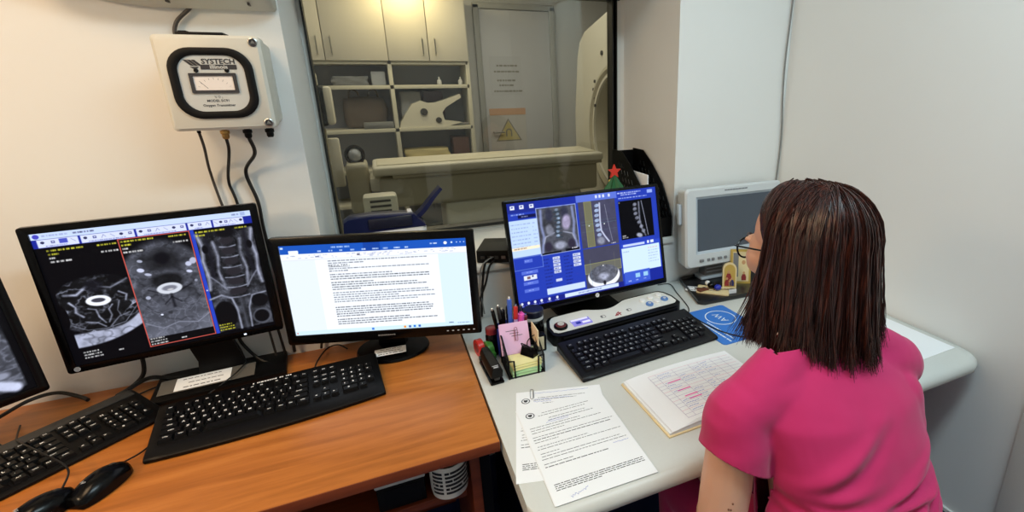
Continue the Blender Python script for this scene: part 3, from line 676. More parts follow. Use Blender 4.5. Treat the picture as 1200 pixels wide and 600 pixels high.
# things on those shelves
def soft(name, lab, cat, loc, size, material, bulge=0.3, group=None, n=4):
    b = MB(); sx, sy, sz = size; bm = bmesh.new(); bmesh.ops.create_cube(bm, size=1)
    bmesh.ops.subdivide_edges(bm, edges=bm.edges[:], cuts=7, use_grid_fill=True)
    rr = random.Random(hash(name) % 99 + int(loc[0] * 100))
    ph = [rr.uniform(0, 6) for _ in range(4)]
    for v in bm.verts:
        c = v.co.copy(); q = Vector(c); m_ = max(abs(q.x), abs(q.y), abs(q.z)); sp = q.normalized() * 0.5
        q = q.lerp(sp * 1.25, bulge)
        k = 1 + 0.05 * math.sin(9 * c.x + ph[0]) * math.sin(8 * c.z + ph[1])
        v.co = Vector((q.x * sx * k, q.y * sy * k, max(-0.5, q.z) * sz))
    zmin = min(v.co.z for v in bm.verts)
    for v in bm.verts: v.co.z -= zmin
    bm.verts.index_update(); b.raw([tuple(v.co) for v in bm.verts], [tuple(v.index for v in f.verts) for f in bm.faces]); bm.free()
    o = b.build(name, material, angle=80); o.location = loc
    if lab: tag(o, lab, cat, group)
    return o
soft('towel', 'grey upright form standing in for something mirrored in the glass, behind the white coil', 'towel', (0.345, 5.36, 1.114), (0.19, 0.18, 0.33), 'bag_grey', 0.25)  # solid form added for a grey shape mirrored in the glass
soft('bag', 'dark purple form standing in for something mirrored in the glass, middle shelf', 'bag', (0.56, 5.37, 1.114), (0.19, 0.16, 0.33), 'mirrored_purple', 0.2)  # likewise added for a purple mirrored shape
t = thing('receiver_coil', 'white moulded receiver coil with round knobs on the middle shelf', 'medical coil', (0.46, 5.185, 1.114))
pr = [(-0.25, 0.0), (0.20, 0.0), (0.33, 0.03), (0.20, 0.05), (0.165, 0.06), (0.15, 0.13), (0.19, 0.18), (0.34, 0.265), (0.33, 0.30), (0.2, 0.255), (0.1, 0.225), (0.03, 0.22), (-0.04, 0.245), (-0.12, 0.215), (-0.19, 0.12), (-0.235, 0.05)]
MB().prism(pr, -0.07, 0.07, FR).build('shell', 'mri_cream', t)
for x, z, r_ in ((-0.02, 0.14, 0.034), (0.11, 0.06, 0.027)): MB().cyl((x, -0.066, z), (x, -0.082, z), r_, n=14).build('knob', 'charcoal', t)
b = MB(); b.tube(spline([(0.24, -0.03, 0.012), (0.33, -0.05, 0.014), (0.40, -0.03, 0.016)]), 0.012); b.build('cord', 'grey_mid', t)
soft('cushion', 'pale yellow foam cushion on the lower right shelf', 'cushion', (0.44, 5.27, 0.738), (0.42, 0.26, 0.16), 'pad_cream', 0.15)
o = MB().box(0, 0, 0.13, 0.16, 0.24, 0.26, 0.01).m('box_brown').box(0, -0.121, 0.13, 0.1, 0.002, 0.06).build('carton', 'box_brown'); o.location = (0.77, 5.28, 0.738); tag(o, 'dark brown carton beside the yellow cushion', 'box')
t = thing('handbag', 'brown slouchy handbag with loop handles on the left middle shelf', 'bag', (-0.07, 5.33, 1.114))
g = soft('body', None, None, (0, 0, 0), (0.36, 0.2, 0.28), 'bag_brown', 0.35); g.parent = t
for s_ in (-1, 1):
    b = MB(); b.tube(spline([(s_ * 0.03, -0.02, 0.24), (s_ * 0.05, -0.03, 0.33), (s_ * 0.11, -0.03, 0.345), (s_ * 0.13, -0.02, 0.24)]), 0.008); b.build('handle', 'bag_brown', t)
o = MB().box(0, 0, 0.03, 0.26, 0.1, 0.06, 0.008).box(0, -0.05, 0.03, 0.2, 0.004, 0.03, 0.001).build('flat_box', 'grey_mid'); o.location = (0.03, 5.155, 1.114); tag(o, 'flat grey box lying in front of the brown handbag', 'box')
o = MB().box(0, 0, 0.06, 0.12, 0.14, 0.12, 0.006).box(0, -0.071, 0.06, 0.08, 0.002, 0.05).build('small_box', 'bag_grey'); o.location = (0.08, 5.24, 1.503); tag(o, 'small pale box on the upper left open shelf', 'box')
soft('folded_cloth', 'pale folded cloth on the upper left open shelf', 'cloth', (-0.16, 5.27, 1.503), (0.3, 0.2, 0.08), 'grey_mid', 0.1)
for x in (0.62, 0.82):
    o = MB().lathe([(0.02, 0), (0.022, 0.005), (0.022, 0.035), (0.008, 0.05), (0.008, 0.07), (0.002, 0.072)], 12).build('dropper_bottle', 'white_plastic'); o.location = (x, 5.2, 1.503)
    tag(o, 'tiny white bottle %s on the upper right open shelf' % ('near the middle' if x < 0.7 else 'at the end'), 'bottle')

# patient table
t = thing('patient_table', 'long cream patient table running into the round scanner beyond the glass', 'patient table', (0.0, 3.65, 0))
b = MB(); b.box(0.80, 0.25, 0.925, 1.72, 0.50, 0.062, 0.018, 3); b.build('table_top', 'mri_cream', t)
MB().box(0.80, 0.27, 0.958, 1.66, 0.36, 0.010, 0.004).build('mattress', 'mri_pad', t)
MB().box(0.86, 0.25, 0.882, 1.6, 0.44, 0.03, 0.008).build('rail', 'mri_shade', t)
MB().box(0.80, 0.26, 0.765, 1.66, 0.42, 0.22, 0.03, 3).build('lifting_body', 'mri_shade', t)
MB().box(0.95, 0.27, 0.335, 1.1, 0.36, 0.65, 0.03, 3).build('pedestal', 'mri_cream', t)
MB().box(-0.03, 0.26, 0.82, 0.12, 0.3, 0.10, 0.02).build('control_handle', 'mri_cream', t)
# scanner
t = thing('mri_scanner', 'cream round-bored scanner gantry standing at the right of the far room', 'mri scanner', (1.86, 3.84, 0))
ol = [(-0.80, 0.0), (0.80, 0.0), (0.95, 0.5), (0.97, 1.2), (0.86, 1.80), (0.76, 1.96), (0.2, 2.08), (-0.2, 2.08), (-0.76, 1.96), (-0.86, 1.80), (-0.97, 1.2), (-0.95, 0.5)]
def ring_face(b, outer, c, r, x0, x1, n=48):
    """outline with a round hole, extruded along x; outer in (y, z)"""
    P = []
    for k in range(n):
        a = 2 * PI * k / n; d_ = (math.cos(a), math.sin(a)); best = 9
        for i in range(len(outer)):
            p, q = outer[i], outer[(i + 1) % len(outer)]
            ex, ey = q[0] - p[0], q[1] - p[1]; px, py = p[0] - c[0], p[1] - c[1]
            den = d_[0] * ey - d_[1] * ex
            if abs(den) < 1e-9: continue
            tt = (px * ey - py * ex) / den; uu = (px * d_[1] - py * d_[0]) / den
            if tt > 0 and -1e-6 <= uu <= 1 + 1e-6: best = min(best, tt)
        P.append(((c[0] + d_[0] * best, c[1] + d_[1] * best), (c[0] + d_[0] * r, c[1] + d_[1] * r)))
    rings = [[(x1, p[0][0], p[0][1]) for p in P], [(x0 + 0.05, p[0][0], p[0][1]) for p in P], [(x0, c[0] + (p[0][0] - c[0]) * 0.96, c[1] + (p[0][1] - c[1]) * 0.96) for p in P], [(x0, p[1][0], p[1][1]) for p in P], [(x1, p[1][0], p[1][1]) for p in P]]
    rings.append(rings[0]); b.loft(rings, cap=False)
b = MB(); ring_face(b, ol, (0, 1.10), 0.47, 0.0, 1.3); b.build('housing', 'mri_cream', t)
b = MB(); ring = []
for x, r_ in ((-0.012, 0.55), (-0.02, 0.52), (0.02, 0.47), (0.5, 0.36), (1.2, 0.35)): ring.append([(x, r_ * math.cos(2 * PI * k / 48), 1.10 + r_ * math.sin(2 * PI * k / 48)) for k in range(48)])
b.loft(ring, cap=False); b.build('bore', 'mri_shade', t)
for y, z, r_ in ((0.42, 1.30, 0.014), (0.44, 1.37, 0.016), (0.45, 1.44, 0.014), (0.42, 1.51, 0.014), (0.26, 1.74, 0.02)):
    MB().cyl((0.002, y, z), (-0.01, y, z), r_, n=12).build('button', 'charcoal', t)
# bits at the foot of the table
t = thing('head_rest', 'white padded head rest with dark straps at the near end of the patient table', 'head rest', (-0.16, 3.9, 0.62))
MB().box(0, 0, 0.18, 0.14, 0.26, 0.36, 0.03, 3).build('bracket', 'mri_shade', t)
MB().ball((0, -0.02, 0.41), (0.05, 0.08, 0.055)).build('pad', 'bag_grey', t)
b = MB(); b.tube([(-0.0 + 0.055 * math.cos(k * PI / 8), -0.06, 0.41 + 0.06 * math.sin(k * PI / 8)) for k in range(17)], 0.012); b.build('strap', 'black_soft', t)
MB().box(0, 0, -0.31, 0.1, 0.1, 0.62, 0.01).build('post', 'mri_shade', t)
t = thing('slotted_step', 'low cream unit with dark slots on its front, left of the patient table', 'step unit', (0.0, 3.3, 0))
MB().box(-0.035, 0.07, 0.415, 0.20, 0.14, 0.83, 0.02).build('body', 'mri_cream', t)
for k in range(4): MB().box(-0.035, -0.002, 0.798 - 0.032 * k, 0.12, 0.008, 0.014).build('slot', 'ink_dark', t)
t = thing('reflection_stand', 'pale injector stand-in with black and white head at the left edge of the window', 'reflection', (-0.36, 4.1, 0))  # figure mirrored in the window glass, added here as a solid stand
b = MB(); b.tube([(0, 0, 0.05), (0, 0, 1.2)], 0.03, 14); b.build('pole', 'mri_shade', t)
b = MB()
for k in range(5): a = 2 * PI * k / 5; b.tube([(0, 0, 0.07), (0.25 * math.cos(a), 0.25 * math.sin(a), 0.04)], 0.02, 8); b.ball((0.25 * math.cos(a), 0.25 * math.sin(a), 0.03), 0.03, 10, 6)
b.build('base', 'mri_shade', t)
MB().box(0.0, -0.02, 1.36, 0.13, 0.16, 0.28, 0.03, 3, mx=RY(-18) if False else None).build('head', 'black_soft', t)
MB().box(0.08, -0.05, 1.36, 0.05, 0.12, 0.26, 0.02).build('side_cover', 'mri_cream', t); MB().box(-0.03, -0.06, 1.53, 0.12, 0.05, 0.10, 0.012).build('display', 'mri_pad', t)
b = MB(); b.box(0.05, 0.02, 0.95, 0.10, 0.06, 0.36, 0.015); b.build('pale_slab', 'mri_cream', t)
# ------------------------------------------------------------------ desks
DZ = 0.74
t = thing('wooden_desk', 'cherry brown wooden desk along the back wall under the three left monitors', 'desk', (-0.65, 1.2, 0))
MB().box(-0.0, 0.0, DZ - 0.0125, 1.61, 0.612, 0.025, 0.0015).build('desk_top', 'desk_wood', t)
MB().box(0, -0.3068, DZ - 0.0128, 1.608, 0.0022, 0.0238, 0.0008).build('edge_shade', 'desk_dark', t)  # shade along the front edge, put in as a darker strip
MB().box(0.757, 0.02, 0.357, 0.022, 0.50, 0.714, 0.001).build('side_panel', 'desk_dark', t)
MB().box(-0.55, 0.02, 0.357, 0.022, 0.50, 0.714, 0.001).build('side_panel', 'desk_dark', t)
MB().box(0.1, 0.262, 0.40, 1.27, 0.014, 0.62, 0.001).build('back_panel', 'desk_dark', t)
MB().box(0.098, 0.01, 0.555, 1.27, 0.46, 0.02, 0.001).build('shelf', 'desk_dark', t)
b = MB().tube([(0.78, -0.2, 0.0), (0.78, -0.2, 0.714)], 0.02, 4); b.build('leg', 'black_soft', t)
b = MB().tube([(0.78, 0.2, 0.0), (0.78, 0.2, 0.714)], 0.02, 4); b.build('leg', 'black_soft', t)

t = thing('grey_desk', 'pale grey laminate desk with rounded front edge beneath the operator console', 'desk', (0.80, 1.08, 0))
# top with rounded front
x0, x1, yf, yb, th = -0.640, 0.648, -0.425, 0.42, 0.042
prof = [(yb, 0.0), (yf + 0.02, 0.0)] + [(yf + 0.02 - 0.02 * math.sin(R(a)), -0.02 + 0.02 * math.cos(R(a))) for a in (20, 45, 70, 90)] + [(yf + 0.002, -0.03), (yf + 0.012, -th), (yb, -th)]
def deskring(x, inset): return [(x, y if y > 0 else y + inset, DZ + z) for y, z in prof]
rings = [deskring(x0 + 0.0, 0.035), deskring(x0 + 0.010, 0.012), deskring(x0 + 0.03, 0.0), deskring(x1 - 0.05, 0), deskring(x1 - 0.02, 0.012), deskring(x1 - 0.006, 0.03), deskring(x1, 0.06)]
MB().loft(rings).build('desk_top', 'laminate_grey', t, angle=50)
for x in (-0.56, 0.56): MB().box(x, 0.04, 0.35, 0.03, 0.6, 0.696, 0.003).build('leg_panel', 'navy_skirting', t)
MB().box(0, 0.30, 0.5, 1.09, 0.02, 0.36, 0.002).build('modesty_panel', 'laminate_edge', t)

# ------------------------------------------------------------------ monitors
def monitor(name, label, c, w, h, yaw, tilt, bez, ras, depth=0.05, body='black_plastic', bezm='black_gloss', base='plate', base_y=0.06, basez=DZ, neck=(0.08, 0.03), base_size=(0.28, 0.2), base_rz=0, led=None, bezb=None, group=None, base_off=0.0):
    t = thing(name, label, 'monitor', (c[0], c[1], basez), yaw, 'black monitors on the two desks')
    cz = c[2] - basez; bezb = bezb or bez
    P = T(0, 0, cz) @ RX(tilt)
    b = MB().at(P)
    o_, i_ = rrect(w, h, 0.006, 3), None
    # front frame
    sw, sh, so = w - 2 * bez, h - bez - bezb, (bezb - bez) / 2
    fr = []
    for y, sc in ((0.012, 0.0), (0.0, 0.0), (-0.001, 0.0015)): fr.append([(px * (1 - 2 * sc / w), y, pz * (1 - 2 * sc / h)) for px, pz in rrect(w, h, 0.006, 3)])
    inn = rrect(sw, sh, 0.0006, 3, 0, so)
    fr.append([(px, -0.001, pz) for px, pz in inn]); fr.append([(px, 0.004, pz) for px, pz in inn])
    b.loft(fr, cap=False); b.build('bezel', bezm, t)
    b = MB().at(P); b.box(0, 0.004 + depth * 0.25, 0, w - 0.004, depth * 0.5, h - 0.004, 0.006); b.box(0, depth * 0.75, -0.01, w * 0.62, depth * 0.6, h * 0.6, 0.012)
    b.build('housing', body, t)
    s_ = bpy.data.objects.new('screen', screen_mesh(ras, sw, sh)); C.objects.link(s_); s_.parent = t
    s_.matrix_local = P @ T(0, 0.0025, so)
    # stand
    hz = cz - 0.03
    nb = MB().loft([[(x * neck[0] / 2 * k + dx, base_y + dy + y * neck[1] / 2, z) for x, y in ((-1, -1), (1, -1), (1, 1), (-1, 1))] for z, k, dy, dx in ((0.012, 1.1, 0, base_off), (0.06, 0.95, 0, base_off), (hz, 0.9, depth * 0.9 + 0.012 - base_y if base_y < depth * 0.9 else 0, 0))])
    nb.build('neck', body, t, angle=60)
    if base == 'plate':
        b = MB().at(T(base_off, base_y - 0.01, 0) @ RZ(base_rz)); b.box(0, 0, 0.007, base_size[0], base_size[1], 0.014, 0.004); b.build('base', body, t)
    else:
        n = 40; pr = [(0.97, 0.0), (1.0, 0.004), (0.97, 0.010), (0.6, 0.016), (0.3, 0.024)]
        b = MB().loft([[(base_off + base_size[0] / 2 * k * math.cos(2 * PI * j / n), base_y - 0.01 + base_size[1] / 2 * k * math.sin(2 * PI * j / n), z) for j in range(n)] for k, z in pr]); b.build('base', bezm, t)
    if led: MB().at(P).box(led[0] * w, -0.0015, -h / 2 + bezb / 2, 0.005, 0.002, 0.003).build('power_light', 'led', t)
    return t, P
NECK = screen_neck()
m1, P1 = monitor('flat_monitor', 'black monitor showing three neck scan slices, left of the document monitor', (-0.4955, 1.383, 1.035), 0.41, 0.338, 6.9, -0.6, 0.0155, NECK, 0.05, base_y=0.068, neck=(0.095, 0.02), base_size=(0.285, 0.15), base_off=0.05, led=(0.3,))
b = MB().m('legend_dim').at(P1 @ T(-0.188, -0.002, -0.160) @ FR); b.lathe([(0.0055, 0), (0.0055, 0.0006), (0.004, 0.0006), (0.004, 0)], 16); b.text('D', 0.006, T(0, 0, 0.0005)); b.build('badge', None, m1)
m2, P2 = monitor('flat_monitor', 'glossy black monitor showing a white text document, at the right end of the wooden desk', (-0.045, 1.322, 0.968), 0.50, 0.294, -17, -1.2, 0.021, screen_document(), 0.05, bezm='black_gloss', base='oval', base_y=0.098, neck=(0.07, 0.03), base_size=(0.20, 0.17), bezb=0.026, led=None, base_off=-0.018)
b = MB().m('grey_mid').at(P2 @ T(0.0, -0.0015, -0.134) @ FR)
for k in range(9): b.box(-0.02 + 0.005 * k, 0, 0, 0.0036, 0.004 if k not in (6, 7) else 0.003, 0.0005)
b.build('badge', None, m2, smooth=False)
b = MB().m('legend_dim').at(P2 @ FR)
for k in range(6): b.box(0.16 + 0.014 * k, -0.134, 0.0015, 0.005, 0.0022, 0.001)
b.build('button_marks', None, m2, smooth=False)
m3, P3 = monitor('flat_monitor', 'black monitor showing blue scan planning software on the grey desk', (0.58, 1.374, 0.981), 0.54, 0.343, 3.2, -12.1, 0.010, screen_spine(), 0.045, base='plate', base_y=0.09, neck=(0.11, 0.03), base_size=(0.22, 0.15), bezb=0.018)
b = MB().m('legend').at(P3 @ T(0.0, -0.0015, -0.1625) @ FR); b.lathe([(0.0068, 0), (0.0068, 0.0006), (0.0048, 0.0006), (0.0048, 0)], 16); b.text('hp', 0.008, T(0, 0, 0.0005)); b.build('badge', None, m3)
m4, P4 = monitor('flat_monitor', 'black monitor cut by the left edge, showing a spine side view', (-0.875, 1.183, 1.035), 0.41, 0.338, 40.6, -9.2, 0.0155, screen_sagittal(), 0.05, base_y=0.11, neck=(0.095, 0.02), base_size=(0.26, 0.15))

# pale grey control display in the corner
t = thing('control_display', 'pale grey thick-cased display switched off, standing in the right corner', 'monitor', (1.178, 1.409, DZ), -1.0)
P = T(0, 0, 0.969 - DZ) @ RX(-5)
w_, h_ = 0.43, 0.292
b = MB().at(P); fr = []
for y, s_ in ((0.065, 0.006), (0.008, 0.0), (0.0, 0.006)): fr.append([(px * (1 - 2 * s_ / w_), y, pz * (1 - 2 * s_ / h_)) for px, pz in rrect(w_, h_, 0.016, 5)])
inn = rrect(0.352, 0.212, 0.003, 5, 0.003, 0.010); fr.append([(px, 0.0, pz) for px, pz in inn]); fr.append([(px, 0.012, pz) for px, pz in inn])
fr = [list(reversed(r_)) for r_ in fr] if False else fr
b.loft(fr, cap=False); b.build('casing', 'lcd_white', t)
b = MB().at(P); b.box(0, 0.085, 0.0, 0.38, 0.05, 0.25, 0.02, 3); b.build('back_shell', 'lcd_white', t)
b = MB().at(P); fr = [[(px, 0.001, pz) for px, pz in rrect(0.356, 0.216, 0.003, 3, 0.003, 0.010)], [(px, 0.009, pz) for px, pz in rrect(0.326, 0.192, 0.003, 3, 0.003, 0.010)]]
b.loft(fr, cap=False); b.build('inner_bezel', 'lcd_bezel', t)
MB().at(P).box(0.003, 0.010, 0.010, 0.328, 0.003, 0.194).build('screen', 'lcd_glass', t, smooth=False)
for k, x in enumerate((-0.150, -0.120, -0.100, -0.070, -0.045, -0.01, 0.05, 0.11)): MB().at(P).box(x, -0.002, -0.120, 0.018 if k % 3 == 0 else 0.012, 0.006, 0.010, 0.002).build('button', 'grey_mid' if k < 5 else 'lcd_bezel', t)
b = MB().m('ink').at(P @ T(0.0, -0.0008, 0.131) @ FR); x = -0.05
rr = random.Random(5)
while x < 0.05: l = rr.uniform(0.004, 0.012); b.box(x + l / 2, 0, 0, l, 0.0035, 0.0006); x += l + 0.002
b.build('maker_mark', None, t, smooth=False)
b = MB().at(P); b.box(-0.222, 0.035, 0.055, 0.014, 0.018, 0.075, 0.004); b.build('side_latch', 'lcd_bezel', t)
b = MB(); b.box(-0.05, 0.068, 0.078, 0.085, 0.045, 0.125, 0.008)
b.build('neck', 'grey_mid', t)
for k in range(5): MB().box(-0.05, 0.046, 0.035 + 0.014 * k, 0.07, 0.003, 0.004).build('neck_slot', 'lcd_bezel', t)
MB().box(-0.05, 0.062, 0.015, 0.13, 0.06, 0.012, 0.004).build('foot', 'lcd_bezel', t)
t.location.z = DZ
# ------------------------------------------------------------------ keyboards
ROWS = (
 ('ESC', None, 'F1', 'F2', 'F3', 'F4', None, 'F5', 'F6', 'F7', 'F8', None, 'F9', 'F10', 'F11', 'F12'),
 ('`1', '1', '2', '3', '4', '5', '6', '7', '8', '9', '0', '-', '=', 'BK2'),
 ('TAB1.5', 'Q', 'W', 'E', 'R', 'T', 'Y', 'U', 'I', 'O', 'P', '[', ']', '\\1.5'),
 ('CAPS1.75', 'A', 'S', 'D', 'F', 'G', 'H', 'J', 'K', 'L', ';', "'", 'ENTER2.25'),
 ('SHIFT2.25', 'Z', 'X', 'C', 'V', 'B', 'N', 'M', ',', '.', '/', 'SHIFT2.75'),
 ('CTRL1.5', 'WIN1.25', 'ALT1.25', ' 6', 'ALT1.25', 'WIN1.25', 'FN1.0', 'CTRL1.5'))
def parse(k):
    for i, ch in enumerate(k):
        if i >= 1 and (ch.isdigit()) and k[:i] in ('`', 'BK', 'TAB', '\\', 'CAPS', 'ENTER', 'SHIFT', 'CTRL', 'WIN', 'ALT', ' ', 'FN'): return k[:i], float(k[i:])
    return k, 1.0
def keyboard(name, label, loc, yaw, W=0.45, D=0.165, hb=0.020, hf=0.010, km='key_black', bm_='black_plastic', pitch=0.0190, lift=2.5, legend='legend', palm=0.02, top=0.016, curve=0.0, marks=True, lbold=0.03):
    t = thing(name, label, 'keyboard', loc, yaw, 'keyboards on the desks')
    tilt = RX(lift); MZ = T(0, -D / 2, 0.0) @ tilt @ T(0, D / 2, 0)
    b = MB().at(MZ); rings = []
    nx = 15
    def sect(x):
        e = curve * (2 * x / W) ** 2; yf, yb_ = -D / 2 + e, D / 2 - 0.3 * e
        return [(x, yf, 0.002), (x, yf, hf * 0.7), (x, yf + 0.006, hf), (x, yf + palm, hf + 0.001), (x, yb_ - top * 0.6, hb), (x, yb_ - 0.003, hb), (x, yb_, hb - 0.004), (x, yb_, 0.002)]
    for k in range(nx): rings.append(sect(-W / 2 + W * k / (nx - 1)))
    r0 = [(x - 0.003, y * 0.97, z * 0.85) for x, y, z in rings[0]]; r1 = [(x + 0.003, y * 0.97, z * 0.85) for x, y, z in rings[-1]]
    b.loft([r0] + rings + [r1]); b.build('body', bm_, t, angle=50)
    blocks = {'function_keys': [], 'letter_keys': [], 'navigation_keys': [], 'arrow_keys': [], 'number_keys': []}
    u = pitch; xl = -W / 2 + 0.014; depth = D - palm - top; rowp = min(u, (depth - 0.006) / 6.3); yt = D / 2 - top - 0.004 - rowp / 2
    X2 = xl + 15 * u + 0.006; X3 = X2 + 3 * u + 0.006
    kk = (W - 0.028) / (X3 + 4 * u - xl)
    def yrow(r): return yt - r * rowp - (0.006 if r > 0 else 0)
    for r_, row in enumerate(ROWS):
        x = xl
        for k in row:
            if k is None: x += (15 - 13) / 3.0 * u; continue
            s_, w = parse(k); blocks['function_keys' if r_ == 0 else 'letter_keys'].append((x + w * u / 2, yrow(r_), w * u, s_)); x += w * u
    for r_, row in ((0, ('PRT', 'SCR', 'BRK')), (1, ('INS', 'HOM', 'PUP')), (2, ('DEL', 'END', 'PDN'))):
        for i, s_ in enumerate(row): blocks['navigation_keys'].append((X2 + (i + .5) * u, yrow(r_), u, s_))
    blocks['arrow_keys'] += [(X2 + 1.5 * u, yrow(4), u, '^')] + [(X2 + (i + .5) * u, yrow(5), u, s_) for i, s_ in enumerate('<v>')]
    for r_, row in ((1, ('N', '/', '*', '-')), (2, '789+'), (3, '456'), (4, '123E'), (5, ('0', None, '.'))):
        for i, s_ in enumerate(row):
            if s_ is None: continue
            w = 2 * u if s_ == '0' else u; blocks['number_keys'].append((X3 + i * u + w / 2, yrow(r_), w, s_))
    for nm, ks in blocks.items():
        b = MB().at(MZ)
        for x, y, w, s_ in ks:
            x = xl + (x - xl) * kk; w *= kk
            q = (y + D / 2 - palm) / (D - palm - top * 0.6); z0 = hf + 0.001 + (hb - hf) * q - 0.002
            b.m(km).frustum(x, y, z0, z0 + 0.0085, w - 0.0012, rowp - 0.0012, 0.82, 0.0008)
            if marks and s_.strip():
                b.m(legend)
                if len(s_) <= 2: b.text(s_, 0.0078 if len(s_) == 1 else 0.0056, T(x - w * 0.10, y + 0.0018, z0 + 0.0089), bold=lbold)
                else: b.text(s_, 0.0042, T(x, y + 0.0015, z0 + 0.0089), bold=lbold)
        b.build(nm, None, t, smooth=False)
    return t, MZ
k1, Z1 = keyboard('keyboard', 'black keyboard with rounded ends in front of the document monitor', (-0.302, 1.235, DZ), 6.3, 0.456, 0.192, 0.024, 0.012, pitch=0.0184, palm=0.045, top=0.022, lift=3.0, curve=0.012)
b = MB().m('legend').at(Z1 @ T(-0.01, 0.084, 0.0247)); rr = random.Random(8); x = -0.04
while x < 0.04: l = rr.uniform(0.002, 0.006); b.box(x + l / 2, 0, 0, l, 0.0042, 0.0003); x += l + (0.0014 if rr.random() < .85 else 0.006)
b.build('maker_mark', None, k1, smooth=False)
k2, Z2 = keyboard('keyboard', 'black keyboard with charcoal back strip, set aslant at the bottom left', (-0.748, 1.212, DZ), 42, 0.445, 0.158, 0.022, 0.010, palm=0.010, top=0.032, lift=4.0)
b = MB().at(Z2); b.box(0, 0.062, 0.0215, 0.436, 0.03, 0.003, 0.001); b.build('back_strip', 'charcoal', k2)
k3, Z3 = keyboard('keyboard', 'navy black keyboard in front of the operator console on the grey desk', (0.617, 1.118, DZ), 4.9, 0.446, 0.166, 0.024, 0.012, km='key_navy', bm_='key_navy', legend='legend_dim', palm=0.016, top=0.022, lift=4.5)
# ------------------------------------------------------------------ mice
def mouse(label, loc, yaw):
    t = thing('mouse', label, 'mouse', loc, yaw, 'computer mice')
    rings = []; n = 20; L_ = 0.096
    for k in range(15):
        s_ = k / 14; y = -L_ / 2 + L_ * s_; wv = 0.029 * (math.sin(PI * min(max(0.05 + 0.90 * s_, 0), 1)) ** 0.30) * (1 - 0.06 * s_); hv = 0.037 * max(0.30, math.sin(PI * (0.10 + 0.74 * s_))) ** 0.7
        ring = []
        for j in range(n):
            a = PI * j / (n - 1); ring.append((wv * math.cos(a), y, 0.002 + hv * max(0, math.sin(a)) ** 0.75))
        rings.append(ring)
    MB().loft(rings).build('body', 'black_gloss', t, angle=60)
    b = MB().lathe([(0.004, -0.0035), (0.009, -0.003), (0.0095, 0), (0.009, 0.003), (0.004, 0.0035)], 18, mx=T(0, 0.028, 0.0265) @ RY(90)); b.build('scroll_wheel', 'charcoal', t)
    b = MB().m('black_soft'); b.tube([(0, 0.008, 0.0372), (0, 0.022, 0.034), (0, 0.042, 0.024)], 0.0008, 6); b.build('seam', None, t)
    b = MB().m('legend_dim').at(T(0, -0.022, 0.0385)); b.text('hp', 0.010, RX(-3)); b.build('logo', None, t, smooth=False)
    return t
mouse('black mouse lying furthest right of the pair, below the slanted keyboard', (-0.570, 1.080, DZ), -28)
mouse('black mouse touching the bottom edge, left of the other mouse', (-0.640, 1.042, DZ), -42)
mouse('black mouse on the blue mouse pad beside the seated woman', (1.0, 1.06, DZ + 0.004), 5)
# ------------------------------------------------------------------ operator console behind the third keyboard
t = thing('operator_console', 'black and white operator console with round buttons and small display', 'control console', (0.618, 1.288, DZ), 5.0)
W = 0.462
def cons(x0, x1, n=40):
    out_f = []; out_b = []
    for k in range(n + 1):
        x = x0 + (x1 - x0) * k / n; s_ = (x + W / 2) / W
        lo = 1 - 0.42 * (math.sin(PI * min(max((s_ - 0.30) / 0.34, 0), 1)) ** 1.2)          # the scoop in the back edge
        e = min(1, (s_ * (1 - s_)) / 0.055) ** 0.5
        out_f.append((x, -0.058 * (0.7 + 0.3 * e))); out_b.append((x, -0.01 + (0.062 * lo) * (0.25 + 0.75 * e)))
    return out_f + list(reversed(out_b))
o1 = cons(-W / 2, W / 2); zt = lambda x, y: 0.034 + 0.012 * (y + 0.058) / 0.11
def shell(poly, k, z0f, z1f, b):
    c = (0, -0.01); P = [(c[0] + (x - c[0]) * k, c[1] + (y - c[1]) * k) for x, y in poly]
    n = len(P); b.loft([[(x, y, z0f(x, y)) for x, y in P], [(x, y, z1f(x, y)) for x, y in P]])
b = MB(); shell(o1, 1.0, lambda x, y: 0.0, zt, b); b.build('housing', 'black_plastic', t, angle=50)
b = MB(); inner = [(x * 0.965, (y + 0.004) * 0.80 if y < -0.01 else y - 0.007) for x, y in o1]
shell([(x, max(y, -0.040)) for x, y in inner], 1.0, lambda x, y: zt(x, y) - 0.002, lambda x, y: zt(x, y) + 0.0016, b); b.build('faceplate', 'console_white', t, angle=50)
b = MB(); b.box(0, -0.056, 0.012, 0.40, 0.022, 0.012, 0.004); b.box(0.0, -0.058, 0.026, 0.41, 0.010, 0.006, 0.002); b.build('keyboard_slot', 'black_soft', t)
sl = RX(6.2)
def cat_(x, y): return T(x, y, zt(x, y) + 0.0016) @ sl
b = MB(); b.lathe([(0.021, 0), (0.021, 0.004), (0.017, 0.007)], 24, mx=cat_(-0.193, -0.012)); st = b.build('stop_ring', 'black_gloss', t)
b = MB().m('console_knob').lathe([(0.0165, 0.005), (0.0165, 0.008), (0.013, 0.0105)], 24, mx=cat_(-0.193, -0.012)); b.m('console_white').at(cat_(-0.193, -0.012)); b.lathe([(0.010, 0.0106), (0.010, 0.0112), (0.0082, 0.0112), (0.0082, 0.0106)], 20); b.box(0, 0, 0.011, 0.014, 0.0022, 0.001, mx=RZ(45)); b.build('stop_button', None, st)
b = MB().m('console_lcd').at(cat_(-0.125, -0.012)); b.box(0, -0.002, 0.001, 0.062, 0.034, 0.002); b.m('console_lcd_pale').box(-0.002, 0.0105, 0.0018, 0.056, 0.008, 0.001).box(0.014, -0.008, 0.0018, 0.026, 0.010, 0.001); b.m('key_blue').box(-0.012, -0.006, 0.0018, 0.016, 0.012, 0.001); b.build('small_display', None, t, smooth=False)
